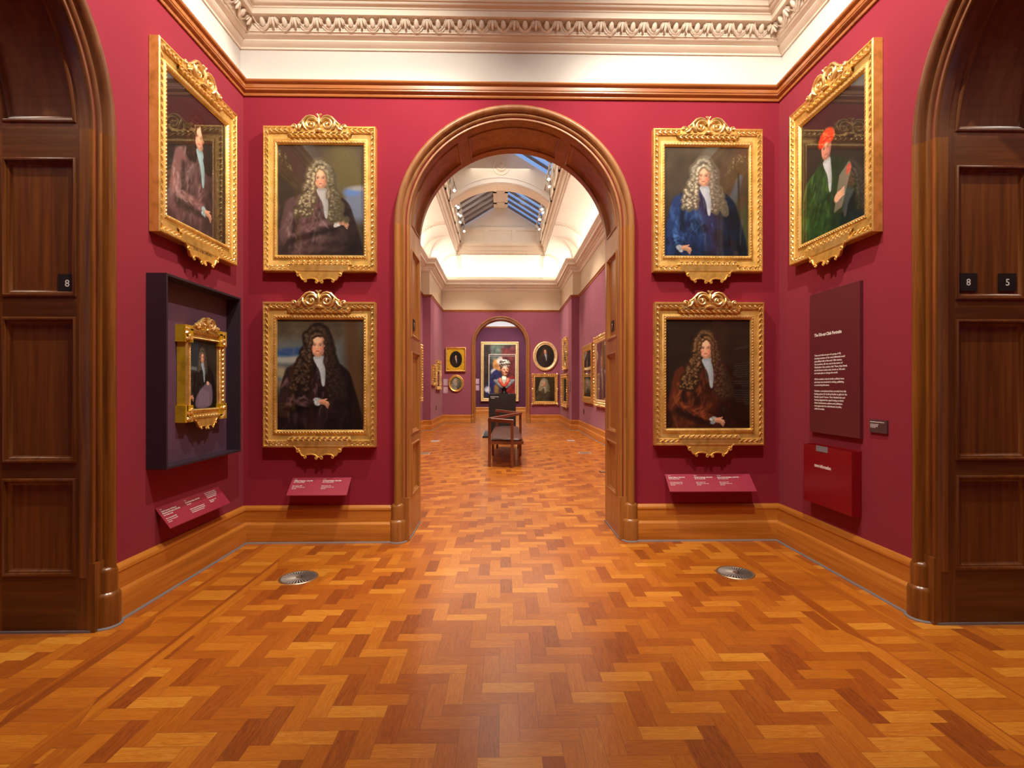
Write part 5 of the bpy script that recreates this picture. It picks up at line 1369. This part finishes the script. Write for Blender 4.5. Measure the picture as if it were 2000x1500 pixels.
gallery_picture(0, 0, 1.60, 1.60, .16, (HL+.001, 13.98, .88), PI/2, sm(seed=41, asp=1.0, fx=.5, fy=.32, fs=.9), 'tall carved gilt frame on the left gallery wall, half hidden by the archway', ornate=True, t=.07)

# large picture in the end room: a plain stand-in of similar size and colours
P_ = Paint(1.56, 110, 77)
P_.c[:] = srgb((58, 48, 46)); P_.put(P_.poly([(0, 0), (.22, 0), (.20, 1.3), (0, 1.56)], .05), (50, 38, 32))
P_.put(P_.poly([(.22, 0), (.62, 0), (.55, .5), (.22, .55)], .08), (92, 104, 92), .9); P_.put(P_.poly([(.55, .1), (1, .05), (1, 1.1), (.62, 1.1)], .1), (112, 44, 44), .9)
P_.put(P_.ell(.40, .62, .11, .20, -.2, .4), (206, 140, 78)); P_.put(P_.ell(.50, .46, .09, .12, .2, .4), (206, 190, 180)); P_.put(P_.ell(.32, .80, .10, .10, 0, .5), (190, 186, 190))
P_.put(P_.poly(smooth_pts([(.30, .78), (.50, .80), (.56, 1.3), (.10, 1.5), (.08, 1.2)]), .04), (40, 44, 88)); P_.put(P_.ell(.12, 1.30, .10, .09, .4, .5), (176, 178, 190))
P_.put(P_.poly([(.6, 1.0), (1, .9), (1, 1.56), (.5, 1.56)], .1), (150, 40, 34), .9); P_.put(P_.ell(.40, 1.3, .08, .16, 0, .6), (170, 120, 50), .8)
P_.c *= (1+P_.noise(4, 3)*.22)[..., None]; P_.c = np.clip(P_.c, 0, 1)
r = empty('framed_painting', (-.11, 24.999, .585), 0); tag(r, 'very large pale gilt framed painting in red, blue and green, on the farthest wall', 'painting')
mb = MB(); rect_frame(mb, 1.85, 2.90, .15, .15, [(a, d*1.6) for a, d in GP['plain'][0]], GP['plain'][1]); mb.build('frame', [M['gold_pale'], M['sand'], M['gold_side']], r, smooth=True)
add_mesh('canvas', canvas_mesh(P_, 1.57, 2.62), r, (0, -.045, .14))

# small wall labels and outlets in the gallery
def slab(name, cat, label, loc, rz, w, h, mat, lines=0, group=None):
    r = empty(name, loc, rz); tag(r, label, cat, group); mb = MB(); mb.box(-w/2, w/2, -.01, 0, 0, h); mb.build('plate', mat, r)
    if lines:
        mb = MB()
        for k in range(lines):
            z = h-.025-k*(h-.04)/lines; L = w*(.80 if k % 3 else .55); mb.box(-w*.42, -w*.42+L, -.0115, -.010, z, z+.006)
        mb.build('lettering', M['white_ink'], r)
lb = plain('mauve_label_board', (.42, .20, .26), .5)
slab('wall_label', 'label', 'upper mauve label beside the oval portrait, left of the far arch', (-2.0, YWE, 1.325), 0, .17, .25, lb, 11)
slab('wall_label', 'label', 'lower mauve label beside the oval portrait, left of the far arch', (-2.0, YWE, 1.055), 0, .17, .24, lb, 11)
slab('wall_label', 'label', 'upper of two labels left of the very large painting', (-1.20, 24.999, 1.42), 0, .19, .27, lb, 9)
slab('wall_label', 'label', 'lower of two labels left of the very large painting', (-1.20, 24.999, 1.11), 0, .19, .27, lb, 9)
dl = plain('dark_mauve_label_board', (.20, .05, .08), .5)
slab('wall_label', 'label', 'tall mauve label strip on the right gallery wall beside the pier', (HR-.001, 14.72, 1.36), -PI/2, .28, .58, dl, 16)
slab('wall_label', 'label', 'mauve label on the right side wall of the end bay', (PR-.001, 15.55, 1.15), -PI/2, .24, .30, dl, 8)
slab('wall_socket', 'socket', 'dark wall outlet low on the right gallery wall', (HR-.001, 14.34, .53), -PI/2, .09, .13, M['black'])
slab('wall_socket', 'socket', 'dark wall outlet low on the left side wall of the end bay', (PL+.001, 16.41, .55), PI/2, .09, .13, M['black'])
